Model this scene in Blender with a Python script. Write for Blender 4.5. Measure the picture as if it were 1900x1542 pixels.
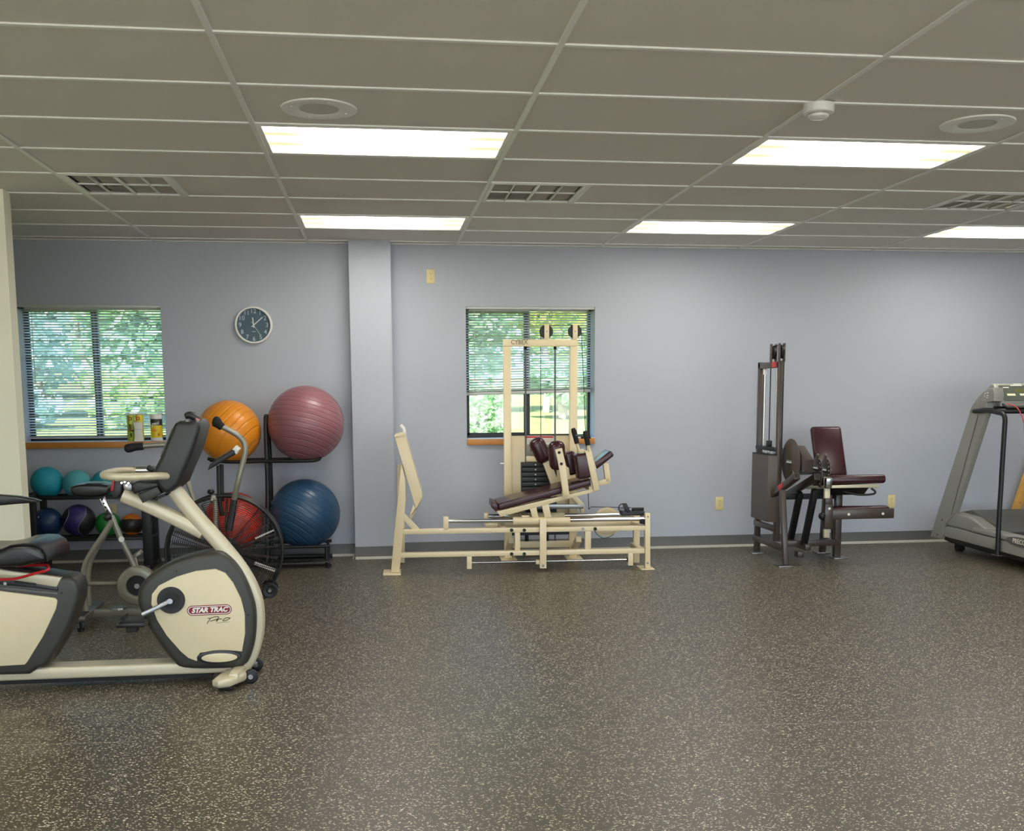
import bpy, bmesh, math, random
from mathutils import Vector, Matrix
random.seed(7)
scene = bpy.context.scene
for o in list(bpy.data.objects): bpy.data.objects.remove(o, do_unlink=True)
COL = scene.collection
PI = math.pi

# ------------------------------------------------------------------ camera
FPX, YAW, PITCH, ROLL = 1923.5, 0.12757, -0.12171, -0.00507
CEIL, WALL = 2.6043, 5.0388
cam_d = bpy.data.cameras.new('camera'); cam = bpy.data.objects.new('camera', cam_d); COL.objects.link(cam)
fw = Vector((math.sin(YAW)*math.cos(PITCH), math.cos(YAW)*math.cos(PITCH), math.sin(PITCH)))
rt = Vector((math.cos(YAW), -math.sin(YAW), 0)); up = rt.cross(fw)
r2 = rt*math.cos(ROLL)+up*math.sin(ROLL); u2 = -rt*math.sin(ROLL)+up*math.cos(ROLL)
cm = Matrix((r2, u2, -fw)).transposed().to_4x4(); cm.translation = Vector((-0.6706, -3.8235, 1.3716))
cam.matrix_world = cm
cam_d.sensor_fit = 'HORIZONTAL'; cam_d.sensor_width = 36; cam_d.lens = 36*FPX/1900
cam_d.shift_x = -2.19/1900; cam_d.shift_y = 193.92/1900
cam_d.clip_start = .05; cam_d.clip_end = 200
scene.camera = cam

# ------------------------------------------------------------------ world, sun, exposure
def lin(c):
    c = c/255; return c/12.92 if c <= .04045 else ((c+.055)/1.055)**2.4
def C(r, g, b, a=1): return (lin(r), lin(g), lin(b), a)
w = bpy.data.worlds.new('sky'); scene.world = w; w.use_nodes = True
nt = w.node_tree; nt.nodes.clear()
o_ = nt.nodes.new('ShaderNodeOutputWorld'); b_ = nt.nodes.new('ShaderNodeBackground')
s_ = nt.nodes.new('ShaderNodeTexSky'); s_.sky_type = 'HOSEK_WILKIE'; s_.turbidity = 5; s_.ground_albedo = .3
s_.sun_direction = (-.25, -.55, .8)
nt.links.new(s_.outputs[0], b_.inputs[0]); nt.links.new(b_.outputs[0], o_.inputs[0]); b_.inputs[1].default_value = 9.5
sl = bpy.data.lights.new('sun', 'SUN'); sl.energy = 11; sl.angle = .03; sl.color = (1, .95, .85)
so = bpy.data.objects.new('sun', sl); COL.objects.link(so)
so.rotation_euler = Vector((.25, .55, -.8)).to_track_quat('-Z', 'Y').to_euler()
vs = scene.view_settings
vs.view_transform = 'Standard'; vs.look = 'None'; vs.gamma = 1; vs.use_curve_mapping = False
vs.exposure = 0.97
LAMP = 9.6          # radiance of the fluorescent lenses

# ------------------------------------------------------------------ materials
MATS = {}
def mat(name, col, rough=.5, metal=0., var=.06, scale=18., bump=0., bscale=200., coat=0., spec=.5):
    if name in MATS: return MATS[name]
    m = bpy.data.materials.new(name); m.use_nodes = True; n = m.node_tree.nodes; L = m.node_tree.links
    p = n['Principled BSDF']; tc = n.new('ShaderNodeTexCoord')
    nz = n.new('ShaderNodeTexNoise'); nz.inputs['Scale'].default_value = scale; nz.inputs['Detail'].default_value = 3
    L.new(tc.outputs['Object'], nz.inputs['Vector'])
    mx = n.new('ShaderNodeMix'); mx.data_type = 'RGBA'
    c = C(*col) if max(col) > 1.01 else (*col, 1)
    mx.inputs['A'].default_value = tuple(min(1, x*(1-var)) for x in c[:3])+(1,)
    mx.inputs['B'].default_value = tuple(min(1, x*(1+var)) for x in c[:3])+(1,)
    L.new(nz.outputs['Fac'], mx.inputs['Factor']); L.new(mx.outputs['Result'], p.inputs['Base Color'])
    p.inputs['Roughness'].default_value = rough; p.inputs['Metallic'].default_value = metal
    p.inputs['Specular IOR Level'].default_value = spec
    if coat: p.inputs['Coat Weight'].default_value = coat; p.inputs['Coat Roughness'].default_value = .15
    if bump:
        bz = n.new('ShaderNodeTexNoise'); bz.inputs['Scale'].default_value = bscale; bz.inputs['Detail'].default_value = 2
        L.new(tc.outputs['Object'], bz.inputs['Vector'])
        bp = n.new('ShaderNodeBump'); bp.inputs['Strength'].default_value = bump; bp.inputs['Distance'].default_value = .004
        L.new(bz.outputs['Fac'], bp.inputs['Height']); L.new(bp.outputs['Normal'], p.inputs['Normal'])
    MATS[name] = m; m['mix'] = mx.name
    return m
def nodes(m): return m.node_tree.nodes, m.node_tree.links, m.node_tree.nodes['Principled BSDF']

M_WALL = mat('wall_paint', (176, 181, 192), .55, var=.015, scale=3, bump=.05, bscale=350)
M_CREAMWALL = mat('cream_wall_paint', (246, 244, 222), .6, var=.015, scale=3, bump=.05, bscale=350)
M_TILE = mat('ceiling_tile_fibre', (230, 228, 219), .95, var=.05, scale=260, bump=.35, bscale=420, spec=.1)
M_TEE = mat('grid_white_enamel', (244, 244, 238), .45, var=.02)
M_BASE = mat('vinyl_base_grey', (92, 92, 90), .45, var=.05)
M_TOE_GLINT = mat('vinyl_base_toe', (172, 170, 160), .4, var=.05)  # paler than the base: reflected light put into the toe colour
M_BRONZE = mat('bronze_aluminium', (30, 30, 30), .45, var=.05)

M_RAIL = mat('blind_rail_grey', (196, 198, 194), .35, var=.03)
M_OAK = mat('oak_sill', (196, 130, 58), .4, var=.18, scale=9)
M_SILL_LIT = mat('window_reveal_paint', (214, 224, 232), .5, var=.02)  # lit top of the sill, its brightness put into the colour
M_IVORY = mat('ivory_plastic', (222, 205, 150), .4, var=.02)
M_DARK = mat('dark_slot', (20, 20, 20), .6, var=.02)
M_WHITE = mat('white_plastic', (232, 232, 228), .4, var=.02)
M_BLACK = mat('black_plastic', (17, 17, 18), .42, var=.08)
M_RUBBER = mat('black_rubber', (14, 14, 15), .7, var=.08, bump=.15)
M_VINYL = mat('black_vinyl', (20, 20, 21), .28, var=.08, bump=.06)
M_POWDER = mat('black_powder_coat', (20, 21, 22), .45, var=.08)
M_CHROME = mat('chrome', (205, 205, 205), .16, 1, var=.03)
M_STEEL = mat('brushed_steel', (150, 150, 148), .32, 1, var=.06)
M_CREAM = mat('cream_enamel', (230, 212, 172), .35, var=.025, coat=.2)
M_BURG = mat('burgundy_vinyl', (60, 25, 32), .26, var=.1, scale=30, bump=.08, bscale=60)
M_SILVER = mat('champagne_silver_paint', (204, 195, 168), .35, .2, var=.03)
M_PANEL = mat('beige_side_panel', (220, 207, 171), .42, var=.04, scale=7)
M_CHAR = mat('charcoal_plastic', (54, 53, 48), .42, var=.06)
M_CHAR2 = mat('dark_charcoal_plastic', (35, 36, 36), .4, var=.06)
M_RED = mat('red_plastic', (176, 22, 30), .35, var=.04)
M_LOGO = mat('logo_dark_red', (128, 8, 20), .4, var=.03)
M_PEARL = mat('bike_grey_paint', (140, 138, 126), .3, .35, var=.04)
M_BROWN = mat('brown_enamel', (66, 55, 48), .35, var=.05, coat=.2)
M_BROWND = mat('brown_enamel_plate', (80, 69, 62), .38, var=.05)
M_TMGREY = mat('treadmill_grey', (152, 152, 146), .45, .1, var=.04, bump=.05)
M_TMDARK = mat('treadmill_dark_grey', (96, 96, 93), .5, var=.05, bump=.08)
M_BELT = mat('treadmill_belt', (34, 34, 34), .7, var=.1, bump=.1)
M_LABEL = mat('label_white', (232, 228, 218), .4, var=.02)
M_LABRED = mat('label_red', (196, 40, 46), .4, var=.03)
M_GUARD = mat('guard_wire_black', (28, 28, 28), .35, .3, var=.05)
M_BLADE = mat('fan_blade_dark', (58, 58, 56), .4, .4, var=.05)

def floor_mat():
    m = mat('rubber_fleck_floor', (70, 65, 53), .38, var=.10, scale=2.2)
    n, L, p = nodes(m); tc = n['Texture Coordinate']; mx = n[m['mix']]
    # flecks: two sizes of voronoi chips, stretched by noise, light grey-beige
    def flecks(scale, thr, keep, seed):
        wz = n.new('ShaderNodeTexNoise'); wz.inputs['Scale'].default_value = scale*.8; L.new(tc.outputs['Object'], wz.inputs['Vector'])
        wa = n.new('ShaderNodeVectorMath'); wa.operation = 'MULTIPLY_ADD'; wa.inputs[1].default_value = (.012,)*3; 
        L.new(wz.outputs['Color'], wa.inputs[0]); L.new(tc.outputs['Object'], wa.inputs[2])
        mp = n.new('ShaderNodeMapping'); mp.inputs['Location'].default_value = (seed, seed*2.3, 0); mp.inputs['Rotation'].default_value = (0, 0, seed); mp.inputs['Scale'].default_value = (1, 1.9, 0)
        L.new(wa.outputs[0], mp.inputs['Vector'])
        v = n.new('ShaderNodeTexVoronoi'); v.inputs['Scale'].default_value = scale; L.new(mp.outputs[0], v.inputs['Vector'])
        a = n.new('ShaderNodeMath'); a.operation = 'LESS_THAN'; a.inputs[1].default_value = thr; L.new(v.outputs['Distance'], a.inputs[0])
        sx = n.new('ShaderNodeSeparateColor'); L.new(v.outputs['Color'], sx.inputs[0])
        k = n.new('ShaderNodeMath'); k.operation = 'LESS_THAN'; k.inputs[1].default_value = keep; L.new(sx.outputs[0], k.inputs[0])
        t = n.new('ShaderNodeMath'); t.operation = 'MULTIPLY'; L.new(a.outputs[0], t.inputs[0]); L.new(k.outputs[0], t.inputs[1])
        t2 = n.new('ShaderNodeMath'); t2.operation = 'MULTIPLY_ADD'; L.new(sx.outputs[1], t2.inputs[0]); t2.inputs[1].default_value = .65; t2.inputs[2].default_value = .4
        t3 = n.new('ShaderNodeMath'); t3.operation = 'MULTIPLY'; L.new(t.outputs[0], t3.inputs[0]); L.new(t2.outputs[0], t3.inputs[1])
        return t3
    f1 = flecks(82, .34, .30, .7); f2 = flecks(140, .36, .20, 2.1); f3 = flecks(55, .24, .18, 4.4)
    a = n.new('ShaderNodeMath'); a.operation = 'MAXIMUM'; L.new(f1.outputs[0], a.inputs[0]); L.new(f2.outputs[0], a.inputs[1])
    b = n.new('ShaderNodeMath'); b.operation = 'MAXIMUM'; L.new(a.outputs[0], b.inputs[0]); L.new(f3.outputs[0], b.inputs[1])
    m2 = n.new('ShaderNodeMix'); m2.data_type = 'RGBA'; L.new(b.outputs[0], m2.inputs['Factor'])
    # dust scuffs: footprints near the bike, one dusty seam line
    sp = n.new('ShaderNodeSeparateXYZ'); L.new(tc.outputs['Object'], sp.inputs[0])
    def M(op, x, y=None, z=None):
        q = n.new('ShaderNodeMath'); q.operation = op
        for i, s in enumerate((x, y, z)):
            if s is None: continue
            if isinstance(s, (int, float)): q.inputs[i].default_value = s
            else: L.new(s, q.inputs[i])
        return q.outputs[0]
    nz = n.new('ShaderNodeTexNoise'); nz.inputs['Scale'].default_value = 7; nz.inputs['Detail'].default_value = 5; L.new(tc.outputs['Object'], nz.inputs['Vector'])
    yl = M('ADD', sp.outputs[1], M('MULTIPLY', sp.outputs[0], .058))
    seam = M('SUBTRACT', 1.0, M('MINIMUM', M('MULTIPLY', M('ABSOLUTE', M('SUBTRACT', yl, .236)), 95.0), 1.0))
    seam = M('MULTIPLY', seam, M('MULTIPLY', M('GREATER_THAN', nz.outputs['Fac'], .45), .42))
    def blob(x, y, rx, ry):
        dx = M('DIVIDE', M('SUBTRACT', sp.outputs[0], x), rx); dy = M('DIVIDE', M('SUBTRACT', sp.outputs[1], y), ry)
        d = M('SQRT', M('ADD', M('MULTIPLY', dx, dx), M('MULTIPLY', dy, dy)))
        return M('MAXIMUM', M('SUBTRACT', 1.0, M('ADD', d, M('MULTIPLY', M('SUBTRACT', nz.outputs['Fac'], .5), 2.2))), 0.0)
    bl = None
    for q in [(-2.0419,0.8044,0),(-2.0034,0.3066,0),(-1.8322,0.644,0),(-2.0662,0.4994,0),(-2.0359,0.9497,0),(-2.2591,0.7815,0)]:
        z_ = blob(q[0], q[1], .13, .10); bl = z_ if bl is None else M('MAXIMUM', bl, z_)
    dust = M('MINIMUM', M('ADD', seam, M('MULTIPLY', bl, .20)), .32)
    m3 = n.new('ShaderNodeMix'); m3.data_type = 'RGBA'; L.new(dust, m3.inputs['Factor'])
    L.new(mx.outputs['Result'], m3.inputs['A']); m3.inputs['B'].default_value = C(150, 146, 134)
    L.new(m3.outputs['Result'], m2.inputs['A']); m2.inputs['B'].default_value = C(232, 224, 200)
    L.new(m2.outputs['Result'], p.inputs['Base Color'])
    bz = n.new('ShaderNodeTexNoise'); bz.inputs['Scale'].default_value = 170; L.new(tc.outputs['Object'], bz.inputs['Vector'])
    bp = n.new('ShaderNodeBump'); bp.inputs['Strength'].default_value = .25; bp.inputs['Distance'].default_value = .002
    L.new(bz.outputs['Fac'], bp.inputs['Height']); L.new(bp.outputs['Normal'], p.inputs['Normal'])
    return m
M_FLOOR = floor_mat()

def lens_mat():
    m = bpy.data.materials.new('lit_prismatic_lens'); m.use_nodes = True; n = m.node_tree.nodes; L = m.node_tree.links
    n.clear(); out = n.new('ShaderNodeOutputMaterial'); em = n.new('ShaderNodeEmission'); L.new(em.outputs[0], out.inputs[0])
    tc = n.new('ShaderNodeTexCoord'); sp = n.new('ShaderNodeSeparateXYZ'); L.new(tc.outputs['Object'], sp.inputs[0])
    def M(op, x, y=None):
        q = n.new('ShaderNodeMath'); q.operation = op
        for i, s in enumerate((x, y)):
            if s is None: continue
            if isinstance(s, (int, float)): q.inputs[i].default_value = s
            else: L.new(s, q.inputs[i])
        return q.outputs[0]
    band = M('ADD', M('MULTIPLY', M('COSINE', M('MULTIPLY', sp.outputs[1], 2*PI/.2)), .5), .5)
    mr = n.new('ShaderNodeMapRange'); mr.interpolation_type = 'SMOOTHSTEP'
    mr.inputs['From Min'].default_value = .12; mr.inputs['From Max'].default_value = .50; L.new(M('ABSOLUTE', sp.outputs[0]), mr.inputs['Value'])
    fade = M('MULTIPLY', M('MINIMUM', M('ADD', mr.outputs[0], .0), 1), M('SUBTRACT', 1.0, M('MULTIPLY', band, .75)))
    cm_ = n.new('ShaderNodeMix'); cm_.data_type = 'RGBA'; L.new(fade, cm_.inputs['Factor'])
    cm_.inputs['A'].default_value = (1.0, .965, .895, 1); cm_.inputs['B'].default_value = (1, .86, .5, 1)
    L.new(cm_.outputs['Result'], em.inputs['Color']); L.new(M('MULTIPLY', M('POWER', .055, fade), LAMP), em.inputs['Strength'])
    return m
M_LENS = lens_mat()

def glass_mat():
    m = bpy.data.materials.new('window_glass'); m.use_nodes = True; n = m.node_tree.nodes; L = m.node_tree.links
    n.clear(); out = n.new('ShaderNodeOutputMaterial'); mx = n.new('ShaderNodeMixShader'); t = n.new('ShaderNodeBsdfTransparent'); g = n.new('ShaderNodeBsdfGlossy')
    t.inputs[0].default_value = (.93, .97, .95, 1); g.inputs['Roughness'].default_value = .03; mx.inputs[0].default_value = .06
    L.new(t.outputs[0], mx.inputs[1]); L.new(g.outputs[0], mx.inputs[2]); L.new(mx.outputs[0], out.inputs[0])
    return m
M_GLASS = glass_mat()
def leaf_mat(name, c1, c2, tl=.45):
    m = mat(name, c1, .55, var=.0, scale=1.4); n, L, p = nodes(m); mx = n[m['mix']]
    mx.inputs['A'].default_value = C(*c1); mx.inputs['B'].default_value = C(*c2)
    out = n['Material Output']; tr = n.new('ShaderNodeBsdfTranslucent'); ms = n.new('ShaderNodeMixShader'); ms.inputs[0].default_value = tl
    L.new(mx.outputs['Result'], tr.inputs['Color']); L.new(p.outputs[0], ms.inputs[1]); L.new(tr.outputs[0], ms.inputs[2]); L.new(ms.outputs[0], out.inputs[0])
    return m

M_SLAT = leaf_mat('white_blind_slat', (244, 246, 244), (248, 250, 248), .75)
# ------------------------------------------------------------------ mesh helpers
def sp(pts, k=6, closed=False):
    """Catmull-Rom through the points"""
    P = [Vector(p) for p in pts]; n = len(P); out = []
    rng = range(n if closed else n-1)
    for i in rng:
        p0 = P[(i-1) % n] if closed or i > 0 else P[i]; p1 = P[i]; p2 = P[(i+1) % n]
        p3 = P[(i+2) % n] if closed or i+2 < n else p2
        for j in range(k):
            t = j/k
            out.append(.5*((2*p1)+(p2-p0)*t+(2*p0-5*p1+4*p2-p3)*t*t+(3*p1-p0-3*p2+p3)*t**3))
    if not closed: out.append(P[-1])
    return out
class MB:
    def __init__(s): s.bm = bmesh.new()
    def _merge(s, b, mtx=None):
        if mtx is not None: b.transform(mtx)
        bmesh.ops.recalc_face_normals(b, faces=b.faces)
        me = bpy.data.meshes.new('tmp'); b.to_mesh(me); b.free(); s.bm.from_mesh(me); bpy.data.meshes.remove(me); return s
    def box(s, c, size, rot=None, bev=0, seg=2):
        b = bmesh.new(); bmesh.ops.create_cube(b, size=1); b.transform(Matrix.Diagonal((*size, 1)))
        if bev: bmesh.ops.bevel(b, geom=b.edges[:]+b.verts[:], offset=min(bev, min(size)*.49), segments=seg, profile=.5, affect='EDGES')
        mt = Matrix.Translation(c)
        if rot is not None: mt = mt @ (rot if isinstance(rot, Matrix) else Matrix.Rotation(rot[1], 4, rot[0]))
        return s._merge(b, mt)
    def beam(s, a, b_, w, h, bev=.004, ref=(0, 1, 0), seg=2, ext=0):
        """bar from a to b_; w across (towards ref), h in the other direction"""
        a, b_ = Vector(a), Vector(b_); d = (b_-a); L = d.length+2*ext; x = d.normalized(); y = Vector(ref); y = (y-x*y.dot(x)).normalized(); z = x.cross(y)
        r = Matrix((x, y, z)).transposed().to_4x4(); 
        return s.box((a+b_)/2, (L, w, h), r, bev, seg)
    def tube(s, pts, r, n=10, closed=False, ry=None):
        P = [Vector(p) for p in pts]; N = len(P); b = bmesh.new(); rings = []
        prev = None
        for i, p in enumerate(P):
            if closed: t = (P[(i+1) % N]-P[i-1]).normalized()
            else: t = (P[min(i+1, N-1)]-P[max(i-1, 0)]).normalized()
            if prev is None:
                a = Vector((0, 1, 0)) if abs(t.y) < .9 else Vector((0, 0, 1))
            else: a = prev
            y = (a-t*a.dot(t)).normalized(); prev = y; z = t.cross(y)
            ri = r[i] if isinstance(r, (list, tuple)) else r; rz = ri if ry is None else ry
            rings.append([b.verts.new(p+y*math.cos(2*PI*k/n)*ri+z*math.sin(2*PI*k/n)*rz) for k in range(n)])
        for i in range(N if closed else N-1):
            A, B = rings[i], rings[(i+1) % N]
            for k in range(n): b.faces.new((A[k], A[(k+1) % n], B[(k+1) % n], B[k]))
        if not closed: b.faces.new(rings[0][::-1]); b.faces.new(rings[-1])
        return s._merge(b)
    def cyl(s, a, b_, r, r1=None, n=24, bev=0):
        a, b_ = Vector(a), Vector(b_); r1 = r if r1 is None else r1; d = b_-a
        b = bmesh.new(); bmesh.ops.create_cone(b, cap_ends=True, segments=n, radius1=r, radius2=r1, depth=d.length)
        if bev:
            e = [e for e in b.edges if all(abs(abs(v.co.z)-d.length/2) < 1e-6 for v in e.verts) and abs(e.verts[0].co.z-e.verts[1].co.z) < 1e-6]
            bmesh.ops.bevel(b, geom=e, offset=bev, segments=3, profile=.5, affect='EDGES')
        return s._merge(b, Matrix.Translation((a+b_)/2) @ d.to_track_quat('Z', 'Y').to_matrix().to_4x4())
    def lathe(s, prof, base, axis=(0, 0, 1), n=32, cap=True):
        b = bmesh.new(); rings = []
        for r, h in prof:
            if r < 1e-6: rings.append([b.verts.new((0, 0, h))])
            else: rings.append([b.verts.new((r*math.cos(2*PI*k/n), r*math.sin(2*PI*k/n), h)) for k in range(n)])
        for A, B in zip(rings, rings[1:]):
            for k in range(n):
                k1 = (k+1) % n
                if len(A) == 1 and len(B) == 1: continue
                if len(A) == 1: b.faces.new((A[0], B[k1], B[k]))
                elif len(B) == 1: b.faces.new((A[k], A[k1], B[0]))
                else: b.faces.new((A[k], A[k1], B[k1], B[k]))
        if cap and len(rings[0]) > 1: b.faces.new(rings[0][::-1])
        if cap and len(rings[-1]) > 1: b.faces.new(rings[-1])
        return s._merge(b, Matrix.Translation(base) @ Vector(axis).to_track_quat('Z', 'Y').to_matrix().to_4x4())
    def sph(s, c, r, u=32, v=20, sc=(1, 1, 1), rot=None):
        b = bmesh.new(); bmesh.ops.create_uvsphere(b, u_segments=u, v_segments=v, radius=r); b.transform(Matrix.Diagonal((*sc, 1)))
        return s._merge(b, Matrix.Translation(c) @ (rot or Matrix.Identity(4)))
    def poly(s, pts3, vec, bev=0, seg=2):
        """closed outline extruded by vec, rim edges rounded"""
        b = bmesh.new(); v = Vector(vec); A = [b.verts.new(Vector(p)) for p in pts3]; B = [b.verts.new(Vector(p)+v) for p in pts3]; n = len(A)
        b.faces.new(A); b.faces.new(B[::-1])
        for k in range(n): b.faces.new((A[k], B[k], B[(k+1) % n], A[(k+1) % n]))
        bmesh.ops.recalc_face_normals(b, faces=b.faces)
        if bev:
            A_ = set(A); B_ = set(B)
            e = [e for e in b.edges if (e.verts[0] in A_) == (e.verts[1] in A_)]
            bmesh.ops.bevel(b, geom=e, offset=bev, segments=seg, profile=.5, affect='EDGES', clamp_overlap=True)
        return s._merge(b)
    def prism(s, out, n0, n1, bev=0, seg=2): return s.poly([(p[0], n0, p[1]) for p in out], (0, n1-n0, 0), bev, seg)
    def prismx(s, out, x0, x1, bev=0, seg=2): return s.poly([(x0, p[0], p[1]) for p in out], (x1-x0, 0, 0), bev, seg)
    def quads(s, vs, fs):
        b = bmesh.new(); V = [b.verts.new(v) for v in vs]
        for f in fs: b.faces.new([V[i] for i in f])
        me = bpy.data.meshes.new('tmp'); b.to_mesh(me); b.free(); s.bm.from_mesh(me); bpy.data.meshes.remove(me); return s
    def build(s, name, m, parent=None, world=False, ang=35):
        if world and parent is not None:
            r = parent
            while r.parent: r = r.parent
            s.bm.transform((Matrix.Translation(r.location) @ r.rotation_euler.to_matrix().to_4x4()).inverted())
        me = bpy.data.meshes.new(name); s.bm.to_mesh(me); s.bm.free()
        me.polygons.foreach_set('use_smooth', [True]*len(me.polygons)); me.set_sharp_from_angle(angle=math.radians(ang))
        return link(name, me, m, parent)
def link(name, me, m, parent=None, loc=None):
    o = bpy.data.objects.new(name, me); COL.objects.link(o); o.parent = parent
    if m is not None and not me.materials: me.materials.append(m)
    if loc is not None: o.location = loc
    return o
def tag(o, label=None, cat=None, group=None, kind=None):
    if label: o['label'] = label
    if cat: o['category'] = cat
    if group: o['group'] = group
    if kind: o['kind'] = kind
    return o
def thing(name, label, cat, loc=(0, 0, 0), rz=0, group=None):
    o = bpy.data.objects.new(name, None); COL.objects.link(o); o.location = loc; o.rotation_euler = (0, 0, rz); o.empty_display_size = .1
    return tag(o, label, cat, group)
def struct(name, mb, m, parent=None):
    o = mb.build(name, m, parent)
    if parent is None: o['kind'] = 'structure'
    return o
def rnd2(pts, k=4): return [(p.x, p.y) for p in sp([(a, b, 0) for a, b in pts], k, True)]
def text(name, body, size, m, parent, loc, rot=(PI/2, 0, 0), ext=.0008, shear=0, sx=1., bold=0., align='CENTER', world=False):
    cu = bpy.data.curves.new(name, 'FONT'); cu.body = body; cu.size = size; cu.extrude = ext; cu.shear = shear; cu.offset = bold; cu.align_x = align; cu.align_y = 'CENTER'; cu.resolution_u = 3
    t = bpy.data.objects.new('tmp', cu); COL.objects.link(t); bpy.context.view_layer.update()
    me = bpy.data.meshes.new_from_object(t.evaluated_get(bpy.context.evaluated_depsgraph_get())); bpy.data.objects.remove(t, do_unlink=True); bpy.data.curves.remove(cu)
    me.name = name; me.materials.clear()
    from mathutils import Euler
    me.transform(Matrix.Translation(loc) @ Euler(rot).to_matrix().to_4x4() @ Matrix.Diagonal((sx, 1, 1, 1)))
    if world:
        r = parent
        while r.parent: r = r.parent
        me.transform((Matrix.Translation(r.location) @ r.rotation_euler.to_matrix().to_4x4()).inverted())
    return link(name, me, m, parent)

# ================================================================== ROOM SHELL
X0, X1, Y0 = -5.2, 8.6, -7.2
W1 = (-3.54, -2.415, .995, 2.095); W2 = (.072, 1.182, .985, 2.10)       # window openings x0 x1 z0 z1
struct('floor', MB().box(((X0+X1)/2, (Y0+WALL)/2, -.05), (X1-X0, WALL-Y0+.4, .1)), M_FLOOR)
wb = MB()
def wseg(x0, x1, z0, z1): wb.box(((x0+x1)/2, WALL+.15, (z0+z1)/2), (x1-x0, .3, z1-z0))
HT = CEIL+.12
wseg(X0, W1[0], 0, HT); wseg(W1[1], W2[0], 0, HT); wseg(W2[1], X1, 0, HT)
for W_ in (W1, W2): wseg(W_[0], W_[1], 0, W_[2]); wseg(W_[0], W_[1], W_[3], HT)
struct('wall_back', wb, M_WALL)
PILX = (-.889, -.552); PILY = 4.85
struct('wall_pillar', MB().box(((PILX[0]+PILX[1])/2, (PILY+WALL)/2, HT/2), (PILX[1]-PILX[0], WALL-PILY, HT)), M_WALL)
STX = (-2.8882,0.4805)[0]; STY = 2.95
struct('wall_left', MB().box(((X0+STX)/2, STY+.06, HT/2), (STX-X0, .12, HT)), M_CREAMWALL)
struct('wall_far_left', MB().box((X0-.1, (Y0+WALL)/2, HT/2), (.2, WALL-Y0+.4, HT)), M_CREAMWALL)
struct('wall_right', MB().box((X1+.1, (Y0+WALL)/2, HT/2), (.2, WALL-Y0+.4, HT)), M_WALL)
wf = MB(); wf.box(((X0+X1)/2, Y0-.1, .06), (X1-X0+.4, .2, .12)); wf.box(((X0+X1)/2, Y0-.1, (2.5+HT)/2), (X1-X0+.4, .2, HT-2.5))
for xx in (X0, -2.2, .2, 2.6, 5.0, X1): wf.box((xx, Y0-.1, 1.31), (.3, .2, 2.4))
struct('wall_front', wf, M_CREAMWALL)  # unseen wall; its window openings are added so daylight lifts the ceiling
# cove base: profile swept along the wall; the pale toe lip paints reflected light
def cove(name, pts, toe=True):
    o = None
    for (xa, ya), (xb, yb) in zip(pts, pts[1:]):
        d = Vector((xb-xa, yb-ya, 0)); L = d.length; d.normalize(); nrm = Vector((d.y, -d.x, 0))
        prof = [(0, .0), (.016, .0), (.008, .018), (.006, .102), (.004, .104), (0, .104)]
        b = MB().poly([Vector((xa, ya, 0))+nrm*p[0]+Vector((0, 0, p[1])) for p in prof], d*L)
        if o is None: o = struct(name, b, M_BASE)
        else: b.build('cove_run', M_BASE, o)
        if toe: MB().poly([Vector((xa, ya, 0))+nrm*p[0]+Vector((0, 0, p[1])) for p in ((.006, 0), (.026, 0), (.018, .013), (.009, .02))], d*L).build('cove_toe', M_TOE_GLINT, o)
    return o
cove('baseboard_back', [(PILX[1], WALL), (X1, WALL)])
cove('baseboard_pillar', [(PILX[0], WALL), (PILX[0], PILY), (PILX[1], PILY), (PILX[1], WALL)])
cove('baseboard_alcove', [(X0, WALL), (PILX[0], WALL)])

# ------------------------------------------------------------------ suspended ceiling
TX, TY = 1.2192, .6096
slab = struct('ceiling', MB().box(((X0+X1)/2, (Y0+WALL)/2+.1, CEIL+.16), (X1-X0+.4, WALL-Y0+.6, .1)), M_TILE)
def colx(i): return TX*(i-2)          # grid lines across
LIGHTS = [(1, 2), (1, 6), (3, 2), (3, 6), (5, 6), (5, 2), (1, -2), (3, -2), (5, -2), (1, -6), (3, -6), (5, -6), (-1, -2), (-1, -6)]  # panels out of view continue the grid, added to brighten the room
VENTS = {(0, 4): 0, (2, 4): 0, (4, 4): 1}
def tile_mesh(wx, wy):
    b = bmesh.new(); bmesh.ops.create_cube(b, size=1); b.transform(Matrix.Diagonal((wx, wy, .016, 1)))
    me = bpy.data.meshes.new('ceiling_tile'); b.to_mesh(me); b.free(); me.materials.append(M_TILE); return me
TM_FULL = tile_mesh(TX-.004, TY-.004); TM_HALF = tile_mesh(TX/2-.004, TY-.004)
for i in range(-1, 8):
    for r in range(-3, 9):
        x = colx(i); y = r*TY; lastw = TY
        if (i, r) in LIGHTS: continue
        if r == 8: lastw = WALL-y-.01
        if y > STY+.1 and i < 0 and False: continue
        if (i, r) in VENTS:
            xx = x+TX*(.75 if VENTS[(i, r)] == 0 else .25); me = TM_HALF
        else: xx = x+TX/2; me = TM_FULL
        if r == 8: me = tile_mesh(TX-.004, lastw)
        if r == 8: yy = y+lastw/2+.004
        else: yy = y+TY/2
        o = link('ceiling_tile', me, None, slab, (xx, yy, CEIL+.012+random.uniform(-.0008, .0008)))
# plain field of tiles beyond the view (behind the camera and to the far right)
fld = MB()
for i in range(-2, 9):
    for r in range(-12, 9):
        if -1 <= i < 8 and -3 <= r: continue
        if (i, r) in LIGHTS: continue
        x = colx(i)+TX/2; y = r*TY+TY/2
        if y > WALL-.3: continue
        fld.box((x, y, CEIL+.012), (TX-.004, TY-.004, .016))
tag(fld.build('ceiling_tile_field', M_TILE, slab), kind='stuff')
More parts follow.
